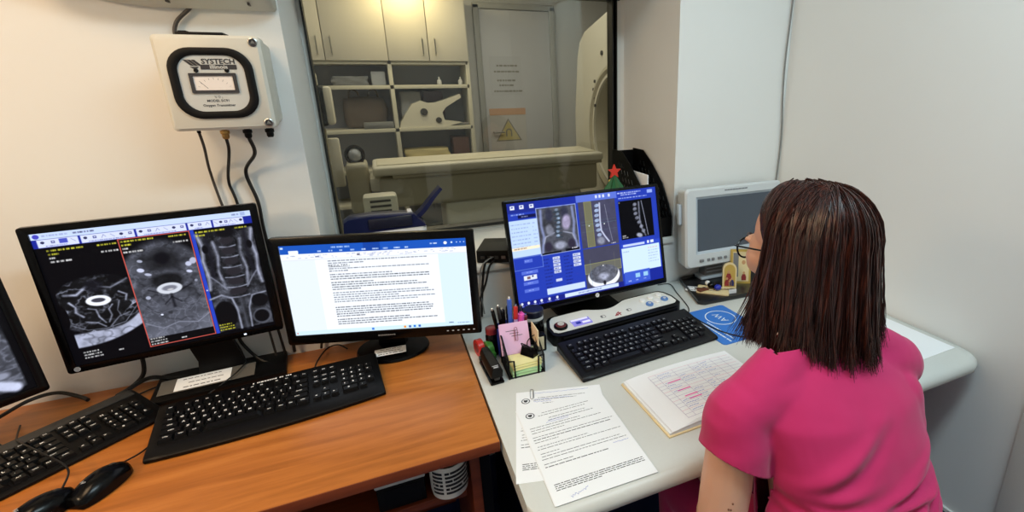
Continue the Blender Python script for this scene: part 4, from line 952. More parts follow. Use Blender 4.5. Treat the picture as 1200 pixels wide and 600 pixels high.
for x in (-0.050, 0.045):
    b = MB().m('ink').at(cat_(x, -0.016)); fr = rrect(0.017, 0.013, 0.004, 4); fi = rrect(0.015, 0.011, 0.0035, 4)
    b.loft([[(*p, 0) for p in fr], [(*p, 0.0006) for p in fr], [(*p, 0.0006) for p in fi], [(*p, 0) for p in fi]], cap=False); b.box(-0.004, 0.001, 0.0005, 0.004, 0.008, 0.0006); b.build('symbol', None, t, smooth=False)
b = MB().m('console_red').at(cat_(0.0, -0.024)); b.box(0, 0, 0.0006, 0.028, 0.003, 0.0008, mx=RZ(20)).box(0.004, 0.005, 0.0006, 0.018, 0.003, 0.0008, mx=RZ(35)).box(-0.006, -0.004, 0.0006, 0.012, 0.004, 0.0008).box(0.006, 0.0, 0.0006, 0.003, 0.018, 0.0008); b.build('red_marking', None, t, smooth=False)
for i, (x, y, c) in enumerate(((0.115, 0.012, 'console_key_white'), (0.150, 0.017, 'console_key_white'), (0.185, 0.020, 'console_key_white'), (0.125, -0.016, 'console_key_blue'), (0.158, -0.012, 'console_key_white'), (0.190, -0.008, 'console_key_blue'))):
    r_ = 0.0125 if 'blue' in c else 0.0105
    b = MB().m(c).lathe([(r_, 0), (r_, 0.004), (r_ * 0.8, 0.0062)], 20, mx=cat_(x, y))
    if 'blue' in c: b.m('console_key_white').at(cat_(x, y)).lathe([(0.005, 0.0062), (0.005, 0.0068), (0.0035, 0.0068), (0.0035, 0.0062)], 14)
    b.build('round_button', None, t)
# ------------------------------------------------------------------ on the left wall
t = thing('oxygen_transmitter', 'square pale grey gas meter box with black rounded window on the left wall', 'wall meter', (-0.302, 1.345, 1.4815))
W, H = 0.19, 0.195
b = MB(); fr = []
for y, k in ((0.0, 0.006), (0.006, 0.0), (0.045, 0.0), (0.046, 0.004)): fr.append([(px * (1 - 2 * k / W), y, pz * (1 - 2 * k / H)) for px, pz in rrect(W, H, 0.010, 4)])
b.loft(fr); b.build('lid', 'box_grey', t)
b = MB(); fr = []
for y, k in ((0.046, 0.004), (0.05, 0.002), (0.152, 0.006), (0.158, 0.010)): fr.append([(px * (1 - 2 * k / W) , y, pz * (1 - 2 * k / H)) for px, pz in rrect(W, H, 0.012, 4)])
b.loft(fr); b.build('case', 'box_grey', t)
ox, oz = -0.002, 0.0
b = MB(); o1, o2 = rrect(0.150, 0.145, 0.045, 8, ox, oz), rrect(0.118, 0.115, 0.034, 8, ox, oz)
b.loft([[(x, 0.0, z) for x, z in o1], [(x, -0.004, z) for x, z in o1], [(ox + (x - ox) * 0.96, -0.006, z * 0.96) for x, z in o1], [(ox + (x - ox) * 1.04, -0.006, z * 1.04) for x, z in o2], [(x, -0.004, z) for x, z in o2], [(x, 0.0, z) for x, z in o2]], cap=False); b.build('window_gasket', 'black_soft', t, angle=50)
b = MB().prism(o2, 0.0008, 0.0016, FR); b.build('face_plate', 'plate_grey', t, smooth=False)
b = MB().m('ink_dark').at(T(ox + 0.015, -0.0022, 0.0445) @ FR); b.text('SYSTECH', 0.0140, T(0, 0, 0), 1.05, bold=.03)
b.at(T(ox + 0.014, -0.002, 0.0335) @ FR).prism(rrect(0.064, 0.010, 0.0008, 2), 0, 0.0002); b.m('plate_grey').text('illinois', 0.0105, T(0, 0, 0.0005), 1.2, bold=.03)
lg = b; b = MB().m('ink_dark').at(T(ox - 0.030, -0.002, 0.040) @ FR)
for k in range(3): b.prism([(-0.016 + 0.007 * k, 0.008), (-0.010 + 0.007 * k, 0.008), (0.002 + 0.007 * k, -0.004), (-0.004 + 0.007 * k, -0.004)], 0, 0.0003); 
b.prism([(-0.006, -0.006), (0.010, -0.006), (0.002, -0.012)], 0, 0.0003)
b.build('logo', None, t, smooth=False); b = lg
b.build('brand_lettering', None, t, smooth=False); b = MB().m('ink_dark').at(T(ox, -0.002, -0.0275) @ FR).text('% O', 0.0062, T(0, 0, 0)).text('2', 0.004, T(0.0085, -0.002, 0)); b.at(T(ox, -0.002, -0.0355) @ FR).text('MODEL EC91', 0.0070, T(0, 0, 0), bold=.02); b.at(T(ox, -0.002, -0.0450) @ FR).text('Oxygen Transmitter', 0.0070, T(0, 0, 0), bold=.02)
b.build('model_lettering', None, t, smooth=False)
b = MB(); a_, c_ = rrect(0.083, 0.041, 0.001, 2, ox, 0.001), rrect(0.070, 0.029, 0.001, 2, ox, 0.001)
b.loft([[(x, -0.001, z) for x, z in a_], [(x, -0.005, z) for x, z in a_], [(x, -0.005, z) for x, z in c_], [(x, -0.001, z) for x, z in c_]], cap=False); mf = b.build('meter_frame', 'ink_dark', t, smooth=False)
b = MB().m('meter_white').prism(c_, 0.0015, 0.003, FR); b.m('ink_pink' if False else 'ink')
for k in range(9):
    a = R(150 - 15 * k); b.prism([(0.030 * math.cos(a) - 0.0003 + ox, -0.022 + 0.030 * math.sin(a)), (0.030 * math.cos(a) + 0.0003 + ox, -0.022 + 0.030 * math.sin(a)), (0.034 * math.cos(a) + 0.0003 + ox, -0.022 + 0.034 * math.sin(a)), (0.034 * math.cos(a) - 0.0003 + ox, -0.022 + 0.034 * math.sin(a))], 0.003, 0.0032, FR)
b.prism([(ox - 0.026, 0.005), (ox - 0.0255, 0.0055), (ox - 0.012, -0.010), (ox - 0.013, -0.010)], 0.003, 0.0033, FR); b.build('meter_scale', None, mf, smooth=False)
for x in (-0.027, 0.027): MB().lathe([(0.0042, -0.002), (0.0042, 0.003), (0.0026, 0.0045)], 12, mx=T(ox + x, 0, 0.0265) @ RX(90)).build('knob', 'black_soft', t)
for z in (0.0845, -0.0845):
    b = MB().m('steel').lathe([(0.009, 0), (0.009, 0.002), (0.007, 0.003), (0.0062, 0.002), (0.0062, 0.0005)], 20, mx=T(0.082, 0, z) @ RX(90)); b.m('ink_dark').lathe([(0.0062, 0.0008), (0.0062, 0.0012)], 16, mx=T(0.082, 0, z) @ RX(90)); b.m('steel').prism([(-0.0045, -0.003), (0.0045, -0.003), (0, 0.0045)], 0.0012, 0.0022, T(0.082, 0, z) @ FR); b.build('screw', None, t)
for i, x in enumerate((-0.066, -0.018, 0.026, 0.070)):
    m_ = ('black_soft', 'brass', 'black_soft', 'black_soft')[i]
    if i == 0: b = MB().lathe([(0.004, 0.0), (0.004, -0.008)][::-1], 10, mx=T(x, 0.06, -H / 2)); b.build('gland', m_, t); continue
    b = MB().lathe([(0.0055, -0.024), (0.0075, -0.020), (0.0075, -0.013), (0.0095, -0.012), (0.0095, -0.005), (0.006, -0.004), (0.006, 0.0)], 8 if i == 1 else 14, mx=T(x, 0.06, -H / 2)); g = b.build('gland', m_, t); 
    if i == 1: g['label'] = 'brass gland'
o = MB().box(0, 0, 0.004, 0.085, 0.05, 0.008, 0.002).box(-0.03, -0.012, 0.009, 0.015, 0.02, 0.003, 0.001).build('metal_bracket', 'black_soft'); o.location = (-0.318, 1.40, 1.579); tag(o, 'flat black device lying on top of the grey gas meter box', 'bracket')
t = thing('wall_unit', 'off-white moulded wall unit cut by the top edge above the gas meter', 'wall unit', (-0.32, YW, 1.66))
prof = [(-0.0, -0.010), (-0.02, -0.014), (-0.10, 0.018), (-0.125, 0.05), (-0.13, 0.24), (-0.10, 0.27), (0.0, 0.27)]
def usec(x, kz, ky): return [(x, y * ky, z if z > 0.1 else z + kz) for y, z in prof]
b = MB().loft([usec(-0.30, 0.07, 0.6), usec(-0.27, 0.03, 0.85), usec(-0.16, 0.006, 0.98), usec(-0.10, 0.0, 1), usec(0.12, 0, 1), usec(0.134, 0.0, 1), usec(0.138, 0.004, 0.96)]); b.build('cover', 'box_grey', t, angle=50)
MB().box(0.0, -0.126, 0.12, 0.22, 0.012, 0.05, 0.004).build('front_grille', 'plate_grey', t)
for x in (-0.06, 0.09): MB().box(x, -0.05, -0.004, 0.004, 0.02, 0.006).build('clip', 'charcoal', t)

# ------------------------------------------------------------------ on the window sill
SZ = 0.925
t = thing('document_scanner', 'navy desktop scanner with raised side tray on the window sill', 'scanner', (-0.015, 1.70, SZ), 2)
b = MB().loft([[(x * k, y * ky, z) for x, y in rrect(0.236, 0.19, 0.02, 4)] for z, k, ky in ((0.0, 0.97, 0.97), (0.008, 1.0, 1.0), (0.116, 1.02, 1.0), (0.122, 1.01, 0.99))]); b.build('base', 'white_plastic', t)
b = MB(); L = [(-0.119, 0.122), (0.119, 0.122), (0.112, 0.138), (0.085, 0.168), (-0.04, 0.175), (-0.10, 0.173), (-0.114, 0.164)]
b.loft([[(x, y, z if z < 0.13 else z + dz) for x, z in L] for y, dz in ((0.09, -0.03), (0.04, -0.022), (-0.04, -0.006), (-0.085, 0.0), (-0.096, -0.006))]); b.build('hood', 'navy_plastic', t)
MB().box(0.015, -0.0925, 0.147, 0.125, 0.02, 0.032, 0.003).build('paper_slot', 'navy_dark', t)
MB().box(0.075, -0.06, 0.168, 0.014, 0.03, 0.010, 0.003).build('button_panel', 'white_plastic', t)
b = MB(); Q = [(0.062, 0.122), (0.076, 0.116), (0.125, 0.160), (0.158, 0.200), (0.184, 0.228), (0.177, 0.235), (0.150, 0.209), (0.117, 0.171)]
b.loft([[(x, y, z) for x, z in Q] for y in (-0.020, -0.065)]); b.build('side_tray', 'navy_plastic', t, smooth=False)
t = thing('network_box', 'flat black network box on the sill edge behind the scan planning monitor', 'network box', (0.345, 1.553, SZ), 0)
b = MB().at(RZ(-22)); b.box(0.0, 0.0, 0.0225, 0.17, 0.14, 0.041, 0.003); b.build('case', 'black_soft', t)
for k in range(4): MB().at(RZ(-22)).box(-0.065 + 0.022 * k, -0.0705, 0.02, 0.013, 0.003, 0.010).build('socket', 'steel' if k % 2 else 'charcoal', t)
for x in (-0.05, 0.05): MB().at(RZ(-22)).box(x, 0.02, 0.0015, 0.02, 0.02, 0.003).build('rubber_foot', 'black_soft', t)
# magazine file with perforated sides
t = thing('magazine_file', 'black perforated magazine file against the window reveal', 'magazine file', (0.912, 1.66, SZ), 0)
FL = [(-0.155, 0.0), (0.155, 0.0), (0.155, 0.297), (0.07, 0.297), (0.0, 0.255), (-0.08, 0.19), (-0.13, 0.12), (-0.155, 0.075)]   # (y, z)
def file_side(x):
    bm = bmesh.new(); import mathutils
    holes = []
    for i in range(9):
        for j in range(8):
            y = -0.12 + 0.026 * i + (0.0 if j % 2 else 0.010); z = 0.05 + 0.028 * j
            top = np.interp(y, [-0.155, -0.13, -0.08, 0.0, 0.085, 0.155], [0.075, 0.12, 0.19, 0.255, 0.297, 0.297])
            if z < top - 0.035 and y < 0.10: holes.append((y, z))
    vs, ed = [], []
    def loop(P):
        n0 = len(vs); vs.extend([bm.verts.new((x, y, z)) for y, z in P])
        for k in range(len(P)): ed.append(bm.edges.new((vs[n0 + k], vs[n0 + (k + 1) % len(P)])))
    loop(FL)
    for y, z in holes: loop([(y - 0.009, z - 0.011), (y + 0.001, z - 0.011), (y + 0.009, z + 0.007), (y - 0.001, z + 0.007)])
    bmesh.ops.triangle_fill(bm, edges=ed, use_beauty=True, use_dissolve=False)
    bm.normal_update(); r_ = bmesh.ops.extrude_face_region(bm, geom=bm.faces[:])
    for v in [g for g in r_['geom'] if isinstance(g, bmesh.types.BMVert)]: v.co.x += 0.003
    bm.verts.index_update(); out = ([tuple(v.co) for v in bm.verts], [tuple(v.index for v in f.verts) for f in bm.faces]); bm.free(); return out
for x in (-0.048, 0.046): v_, f_ = file_side(x); MB().raw(v_, f_).build('side_panel', 'black_plastic', t, smooth=False)
MB().box(0, 0, 0.0015, 0.092, 0.31, 0.003).build('bottom_panel', 'black_plastic', t, smooth=False)
MB().box(0, 0.1535, 0.145, 0.092, 0.003, 0.29).build('back_panel', 'black_plastic', t, smooth=False)
fp = MB().box(0, -0.1535, 0.0375, 0.092, 0.003, 0.075).build('front_panel', 'black_plastic', t, smooth=False)
for i, (x, a, L_, h_, dz, lab) in enumerate(((-0.028, -10, 0.235, 0.225, 0.0, 'white paper folder leaning forward out of the black magazine file'), (0.006, -6, 0.22, 0.17, 0.0, 'lower white paper folder inside the black magazine file'))):
    o = MB().box(0, 0, h_ / 2, 0.005, L_, h_, 0.001).build('paper_folder', 'paper'); o.location = (0.912 + x, 1.66 + 0.012, SZ + 0.004); tag(o, lab, 'folder', 'folders in the magazine file')
o = MB().box(0, 0, 0, 0.001, 0.03, 0.032).m('paper').box(-0.0003, 0, 0, 0.001, 0.024, 0.02).build('label_sticker', 'paper', t); o.location = (-0.049, -0.115, 0.055)
# little christmas tree
t = thing('christmas_tree', 'small green ornamental tree with red star tip on the window sill', 'ornament', (0.762, 1.585, SZ))
b = MB(); 
for k in range(4):
    r0 = 0.074 - 0.008 * k; z0 = 0.05 + 0.042 * k; n = 14
    b.loft([[(r_ * (1.0 if j % 2 else 0.62) * math.cos(2 * PI * j / n), r_ * (1.0 if j % 2 else 0.62) * math.sin(2 * PI * j / n), z) for j in range(n)] for r_, z in ((r0, z0 - 0.012), (r0 * 0.9, z0), (r0 * 0.35, z0 + 0.04), (0.004, z0 + 0.062))])
b.build('foliage', 'tree_green', t, smooth=False)
MB().lathe([(0.024, 0), (0.026, 0.004), (0.02, 0.03), (0.008, 0.032), (0.008, 0.06)], 16).build('pot', 'red_dark', t)
b = MB(); P = [((0.026 if k % 2 == 0 else 0.011) * math.sin(2 * PI * k / 10), (0.026 if k % 2 == 0 else 0.011) * math.cos(2 * PI * k / 10)) for k in range(10)]
b.prism(P, -0.005, 0.005, T(0, 0, 0.247) @ FR); b.build('star', 'star_red', t, smooth=False)
for k in range(10): a = k * 2.4; z = 0.06 + 0.017 * k; r_ = 0.060 * (1 - k / 12); MB().ball((r_ * math.cos(a), r_ * math.sin(a), z), 0.006, 8, 6).build('bauble', 'star_yellow' if k % 2 else 'star_red', t)

# ------------------------------------------------------------------ under the wooden desk
t = thing('mug', 'white mug with rows of dark lettering bands on the shelf under the desk', 'mug', (0.050, 1.0, 0.565))
MB().lathe([(0.030, 0.0), (0.040, 0.004), (0.0425, 0.02), (0.0425, 0.088), (0.0415, 0.09), (0.039, 0.088), (0.039, 0.01), (0.02, 0.008)], 32).build('body', 'mug_white', t)
b = MB(); b.tube(spline([(0.0, 0.040, 0.074), (0.0, 0.066, 0.070), (0.0, 0.072, 0.045), (0.0, 0.06, 0.022), (0.0, 0.040, 0.018)]), 0.005); b.build('handle', 'mug_white', t)
b = MB().m('mug_black'); rr = random.Random(4)
for k in range(6):
    z = 0.020 + 0.0105 * k; n = 60
    for j in range(n):
        a = -2.6 + 2.8 * j / n
        if rr.random() < 0.05 or -2.0 < a < -1.86: continue
        p = [(0.0428 * math.cos(q), 0.0428 * math.sin(q)) for q in (a, a + 2.8 / n * 0.98)]
        b.raw([(*p[0], z), (*p[1], z), (*p[1], z + 0.0064), (*p[0], z + 0.0064)], [(0, 1, 2, 3)])
b.build('lettering_bands', None, t, smooth=False)
o = MB().box(0, 0, 0.006, 0.105, 0.14, 0.012, 0.003).box(0, 0, 0.013, 0.095, 0.13, 0.004, 0.001).build('paper_pad', 'plate_grey'); o.location = (-0.054, 1.052, 0.632); tag(o, 'pale flat tray edge showing under the wooden desk top left of the mug', 'tray')
o = MB().box(0, 0, 0.0325, 0.10, 0.13, 0.065, 0.003).box(0, -0.066, 0.04, 0.07, 0.002, 0.03).build('storage_box', 'black_soft'); o.location = (-0.054, 1.052, 0.5665); tag(o, 'black box on the shelf carrying the pale tray under the desk', 'box')

# ------------------------------------------------------------------ cards on the monitor bases
def card(name, label, cat, loc, rz, w, d, material='paper', film=None, seed=1, lines=3, rx=0):
    t = thing(name, label, cat, loc, rz)
    b = MB().at(RX(rx)); b.m(material).box(0, 0, 0.0006, w, d, 0.0008); b.m('ink'); rr = random.Random(seed)
    for k in range(lines):
        y = d * 0.32 - d * 0.64 * k / max(1, lines - 1); x = -w * 0.42 + rr.uniform(0, w * 0.15); e = w * rr.uniform(0.1, 0.42)
        while x < e: l = rr.uniform(0.004, 0.014); b.box(x + l / 2, y, 0.00115, l, 0.0022 if k != lines - 1 else 0.003, 0.0003); x += l + 0.0025
    b.build('sheet', None, t, smooth=False)
    if film: MB().at(RX(rx)).box(film[2], 0, -0.0004, film[0], film[1], 0.0006).build('plastic_sleeve', 'film_grey', t, smooth=False)
    return t
card('label_card', 'white label card in a clear sleeve on the left monitor stand', 'card', (-0.4875, 1.415, DZ + 0.021), 4, 0.115, 0.05, film=(0.2, 0.056, 0.01), seed=3, lines=3, rx=9)
card('label_card', 'small white label card on the oval foot of the document monitor', 'card', (-0.045, 1.360, DZ + 0.0220), -2, 0.082, 0.034, seed=5, lines=3, rx=5)
# ------------------------------------------------------------------ papers on the grey desk
def sheet(label, cx, cy, rz, seed, z, w=0.21, h=0.297, n=2, group=None, seals=((0.42, 0.06),), qr=None, density=1.0, hand=(), curl=0.0):
    t = thing('paper_sheet', label, 'paper', (cx, cy, z), rz, 'printed forms on the grey desk')
    def zc(x, y): return curl * max(0, (x / w + 0.1)) * max(0, -y / h + 0.1) * 0.004
    b = MB().m('paper')
    for k in range(n):
        o = 0.0009 * k; dx = 0.0015 * (n - 1 - k) * (1 if k % 2 else -1)
        b.box(dx, -dx, 0.0005 + o, w, h, 0.0007)
    zt_ = 0.0009 * (n - 1) + 0.00092; rr = random.Random(seed)
    b.m('ink')
    y = h * 0.40
    def words(x0, x1, y, hh=0.0016):
        x = x0
        while x < x1: l = rr.uniform(0.003, 0.014); l = min(l, x1 - x); b.box(x + l / 2, y, zt_, l, hh, 0.0002); x += l + 0.0018
    blocks = [(0.25, 0.80, 1), (0.2, 0.75, 1), (0.0, 0, 0), (0.3, 0.72, 1), (0.28, 0.8, 1), (0, 0, 0), (0.06, 0.62, 1), (0.06, 0.85, 1), (0.06, 0.42, 1), (0, 0, 0), (0.05, 0.95, 1), (0.05, 0.9, 2), (0.05, 0.3, 1), (0, 0, 0), (0.06, 0.6, 1), (0.05, 0.95, 1), (0, 0, 0), (0.06, 0.25, 1), (0.06, 0.9, 1), (0.05, 0.95, 1), (0, 0, 0), (0.05, 0.35, 1), (0.05, 0.7, 2), (0, 0, 0)]
    for a, c, k in blocks:
        if k: words(-w / 2 + w * a, -w / 2 + w * c, y, 0.0015 if k == 1 else 0.0022)
        y -= 0.0085 if k else 0.0055
    b.m('ink_dark')
    for k in range(4): words(-w / 2 + w * 0.06, w / 2 - w * (0.04 if k < 3 else 0.5), -h * 0.335 - 0.005 * k, 0.0018)
    b.m('ink')
    for fx, fy in seals:
        sx, sy = -w / 2 + fx * w, h / 2 - fy * h
        b.m('ink').at(T(sx, sy, zt_)).prism([(0.0105 * math.cos(2 * PI * k / 20), 0.0105 * math.sin(2 * PI * k / 20)) for k in range(20)], 0, 0.0002)
        b.m('paper').prism([(0.008 * math.cos(2 * PI * k / 20), 0.008 * math.sin(2 * PI * k / 20)) for k in range(20)], 0.0002, 0.0003); b.m('ink_dark').prism([(-0.005, 0.004), (0.005, 0.004), (0.0045, -0.002), (0, -0.006), (-0.0045, -0.002)], 0.0003, 0.0004); b.at(I4)
    if qr:
        x, y = -w / 2 + qr[0] * w, h / 2 - qr[1] * h
        b.m('ink_dark').box(x, y + 0.008, zt_, 0.022, 0.003, 0.0002); b.box(x, y - 0.004, zt_, 0.022, 0.008, 0.0002)
    for pts in hand: b.m('ink_blue').tube([(-w / 2 + u * w, h / 2 - v * h, zt_) for u, v in pts], 0.0004, 4)
    b.build('sheet', None, t, smooth=False)
    return t
def scrib(u0, u1, v, a=0.006, n=34, seed=1, sl=0.0):
    rr = random.Random(seed); return [(u0 + (u1 - u0) * k / n, v + sl * k / n + a * rr.uniform(-1, 1)) for k in range(n + 1)]
LZ = DZ
s1 = sheet('printed form clipped at its top, lying under another form on the grey desk', 0.295, 0.877, -14.8, 1, LZ, n=1, seals=((0.11, 0.13),), qr=(0.88, 0.16), hand=(scrib(0.2, 0.62, 0.12, seed=2), scrib(0.22, 0.85, 0.035, 0.004, seed=3), scrib(0.2, 0.4, 0.15, seed=4)))
s2 = sheet('printed form with a signature at its foot, uppermost on the grey desk corner', 0.3145, 0.823, -1.1, 7, LZ + 0.0012, n=2, seals=((0.12, 0.10),), hand=(scrib(0.28, 0.52, 0.205, seed=5), scrib(0.25, 0.5, 0.225, seed=6), scrib(0.78, 0.95, 0.63, 0.004, seed=7), scrib(0.16, 0.34, 0.965, 0.012, 16, seed=8, sl=-0.03)))
b = MB().at(T(-0.064, 0.138, 0.0012)); b.tube(spline([(0.002, -0.020, 0), (0.002, 0.012, 0.0006), (-0.003, 0.016, 0.0008), (-0.006, 0.012, 0.0006), (-0.006, -0.018, 0), (-0.002, -0.022, 0), (0.000, -0.016, 0.0003), (0.000, 0.008, 0.0006)], 6), 0.0006, 6)
pc = b.build('paper_clip', 'steel'); pc.location = (0.295, 0.877, LZ + 0.0005); pc.rotation_euler = (0, 0, R(-14.8)); tag(pc, 'thin wire paper clip at the top edge of the lower form', 'paper clip')
sheet('blank white sheet at the far right end of the grey desk', 1.332, 0.862, 3, 3, LZ, n=1, seals=(), w=0.18, h=0.25) if False else None
o = MB().box(0, 0, 0.0006, 0.21, 0.297, 0.001).build('paper_sheet', 'paper', smooth=False); o.location = (1.318, 0.876, DZ); o.rotation_euler = (0, 0, R(1.5)); tag(o, 'plain white sheet at the right end of the grey desk behind the woman', 'paper')
# register
t = thing('register_book', 'open ruled register with pink marked entries on the grey desk', 'register', (0.648, 0.862, DZ), 1.5)
w, h = 0.325, 0.222
b = MB().m('card_cover').box(0, 0, 0.002, w, h, 0.004, 0.001); b.build('cover', None, t)
b = MB().m('paper'); nx = 16
def pz(u): return 0.010 + 0.006 * math.sin(PI * min(1, u * 1.05)) + 0.004 * u
rows = []
for k in range(nx + 1):
    u = k / nx; rows.append([(-w / 2 + 0.004 + (w - 0.01) * u, -h / 2 + 0.004, 0.004), (-w / 2 + 0.004 + (w - 0.01) * u, h / 2 - 0.004, 0.004), (-w / 2 + 0.004 + (w - 0.01) * u, h / 2 - 0.004, pz(u)), (-w / 2 + 0.004 + (w - 0.01) * u, -h / 2 + 0.004, pz(u) - 0.001)])
b.loft(rows); b.build('page_block', None, t, angle=50)
b = MB().m('paper')
for i in range(3):
    x0 = -w / 2 + 0.010 + 0.013 * i; rows = []
    for k in range(nx + 1):
        u = k / nx; x = x0 + (w / 2 - 0.004 - x0) * u; uu = (x + w / 2) / w; zz = pz(uu) + 0.0006 + 0.0014 * (i + 1) * min(1, u * 8)
        rows.append([(x, -h / 2 + 0.002 + 0.003 * i, zz), (x, h / 2 - 0.004 - 0.002 * i, zz), (x, h / 2 - 0.004 - 0.002 * i, zz + 0.0005), (x, -h / 2 + 0.002 + 0.003 * i, zz + 0.0005)])
    b.loft(rows)
def zs(x): uu = (x + w / 2) / w; return pz(uu) + 0.0006 + 0.0042 + 0.0008
def pstrip(x0, x1, y, ww, m_, seg=8):
    b.m(m_)
    for k in range(seg):
        a, c = x0 + (x1 - x0) * k / seg, x0 + (x1 - x0) * (k + 1) / seg
        b.raw([(a, y - ww / 2, zs(a)), (c, y - ww / 2, zs(c)), (c, y + ww / 2, zs(c)), (a, y + ww / 2, zs(a))], [(0, 1, 2, 3)])
X0 = -w / 2 + 0.062
for k in range(15): y = h / 2 - 0.028 - 0.0125 * k; pstrip(X0, w / 2 - 0.012, y, 0.0008, 'rule_violet' if k % 3 else 'rule_pink')
for x in (X0, X0 + 0.02, X0 + 0.07, X0 + 0.12, X0 + 0.15, X0 + 0.19, X0 + 0.22): 
    b.m('rule_violet'); b.raw([(x, -h / 2 + 0.018, zs(x)), (x + 0.0008, -h / 2 + 0.018, zs(x)), (x + 0.0008, h / 2 - 0.028, zs(x)), (x, h / 2 - 0.028, zs(x))], [(0, 1, 2, 3)])
rr = random.Random(11)
for k in range(13):
    y = h / 2 - 0.035 - 0.0125 * k
    for x, l in ((X0 + 0.024, 0.04), (X0 + 0.074, 0.035), (X0 + 0.124, 0.02), (X0 + 0.155, 0.025)):
        if rr.random() < 0.75:
            e = x + l * rr.uniform(0.4, 1); q = x
            while q < e: s_ = rr.uniform(0.002, 0.006); pstrip(q, q + s_, y + rr.uniform(-0.001, 0.001), 0.0015, 'ink_blue', 1); q += s_ + 0.0012
for i, k in enumerate((3, 6, 8, 9)): y = h / 2 - 0.036 - 0.0125 * k; pstrip(X0 + 0.03 + 0.004 * i, X0 + 0.068 + 0.003 * i, y, 0.004, 'ink_pink'); 
b.build('pages', None, t, smooth=False)

# mouse pad, printed for a reader on the other side
t = thing('mouse_pad', 'blue mouse pad printed with a white ring and letters beside the console keyboard', 'mouse pad', (0.925, 1.132, DZ), 2)
b = MB().prism(rrect(0.172, 0.222, 0.012, 5), 0, 0.003); b.build('mat', 'pad_blue', t)
b = MB().m('pad_white').at(T(0.018, 0.034, 0.0032) @ RZ(92))
n = 40; ro, ri = 0.050, 0.0465
b.loft([[(r_ * math.cos(2 * PI * k / n), r_ * math.sin(2 * PI * k / n), z) for k in range(n)] for r_, z in ((ro, 0), (ro, 0.0003), (ri, 0.0003), (ri, 0))], cap=False)
b.text('AW', 0.034, T(0, 0, 0.0002), 1.0)
b.at(T(-0.058, 0.0, 0.0032) @ RZ(92)); rr = random.Random(2); x = -0.1
while x < 0.1: l = rr.uniform(0.003, 0.009); b.box(x, 0, 0.0002, l, 0.0055, 0.0003); x += l + 0.0018
b.at(T(-0.04, -0.02, 0.0032) @ RZ(92)); x = -0.07
while x < 0.05: l = rr.uniform(0.003, 0.008); b.box(x, 0, 0.0002, l, 0.0045, 0.0003); x += l + 0.0018
b.build('print', None, t, smooth=False)

# ------------------------------------------------------------------ black tray in front of the grey display and what lies on it
P = [(0.935, 1.285), (0.952, 1.268), (1.18, 1.258), (1.34, 1.262), (1.36, 1.29), (1.345, 1.47), (1.32, 1.49), (1.02, 1.494), (0.992, 1.485)]
t = thing('plastic_tray', 'low black plastic tray under the grey display', 'tray', (1.145, 1.375, DZ)); P = [(x - 1.145, y - 1.375) for x, y in P]
b = MB().m('tray_black'); c = (0, 0)
ring = lambda k, z: [(x * k, y * k, z) for x, y in P]
b.loft([ring(0.97, 0), ring(1.0, 0.006), ring(1.0, 0.018), ring(0.985, 0.018), ring(0.965, 0.008)]); b.build('tray', None, t, angle=50)
TZ = DZ + 0.0085
c_ = card('business_card', 'white card with a grey code block lying on the black tray', 'card', (0.995, 1.388, TZ), -38, 0.066, 0.040, seed=8, lines=2)
o = MB().m('card_cover').prism(rrect(0.115, 0.070, 0.006, 4), 0, 0.004).m('icon_cream').prism(rrect(0.113, 0.068, 0.006, 4), 0.004, 0.0045).build('notepad', None); o.location = (1.045, 1.345, TZ); o.rotation_euler = (0, 0, R(-42)); tag(o, 'small cream pad on the black tray beneath a bunch of keys', 'notepad')
t = thing('key_bunch', 'bunch of keys with blue and black fobs on a brown leather tag', 'keys', (1.040, 1.352, TZ + 0.0048))
b = MB()
for k in range(24): pass
b.tube([(0.014 * math.cos(2 * PI * k / 24), 0.014 * math.sin(2 * PI * k / 24), 0.0012) for k in range(25)], 0.001, 6); b.build('ring', 'chrome', t)
for a, l in ((20, 0.045), (-35, 0.05), (150, 0.04)):
    b = MB().at(RZ(a) @ T(0.014, 0, 0.002)); b.lathe([(0.010, 0), (0.010, 0.002)], 14, cx=0.008); b.box(0.018 + l / 2 - 0.008, 0, 0.001, l - 0.01, 0.006, 0.002); b.box(l - 0.002, 0.003, 0.001, 0.010, 0.004, 0.002); b.build('key', 'chrome', t)
MB().ball((0.016, -0.018, 0.011), (0.014, 0.012, 0.011), 14, 8).build('blue_fob', 'key_blue', t); MB().ball((0.008, 0.006, 0.013), (0.018, 0.014, 0.012), 14, 8).build('black_fob', 'black_gloss', t)
b = MB().at(RZ(175)); b.prism([(0.012, -0.006), (0.05, -0.016), (0.056, 0.0), (0.05, 0.012), (0.012, 0.006)], 0.001, 0.005); b.build('leather_tag', 'leather_brown', t)
MB().ball((0.01, 0.035, 0.010), (0.010, 0.010, 0.009), 12, 8).build('white_fob', 'white_plastic', t)
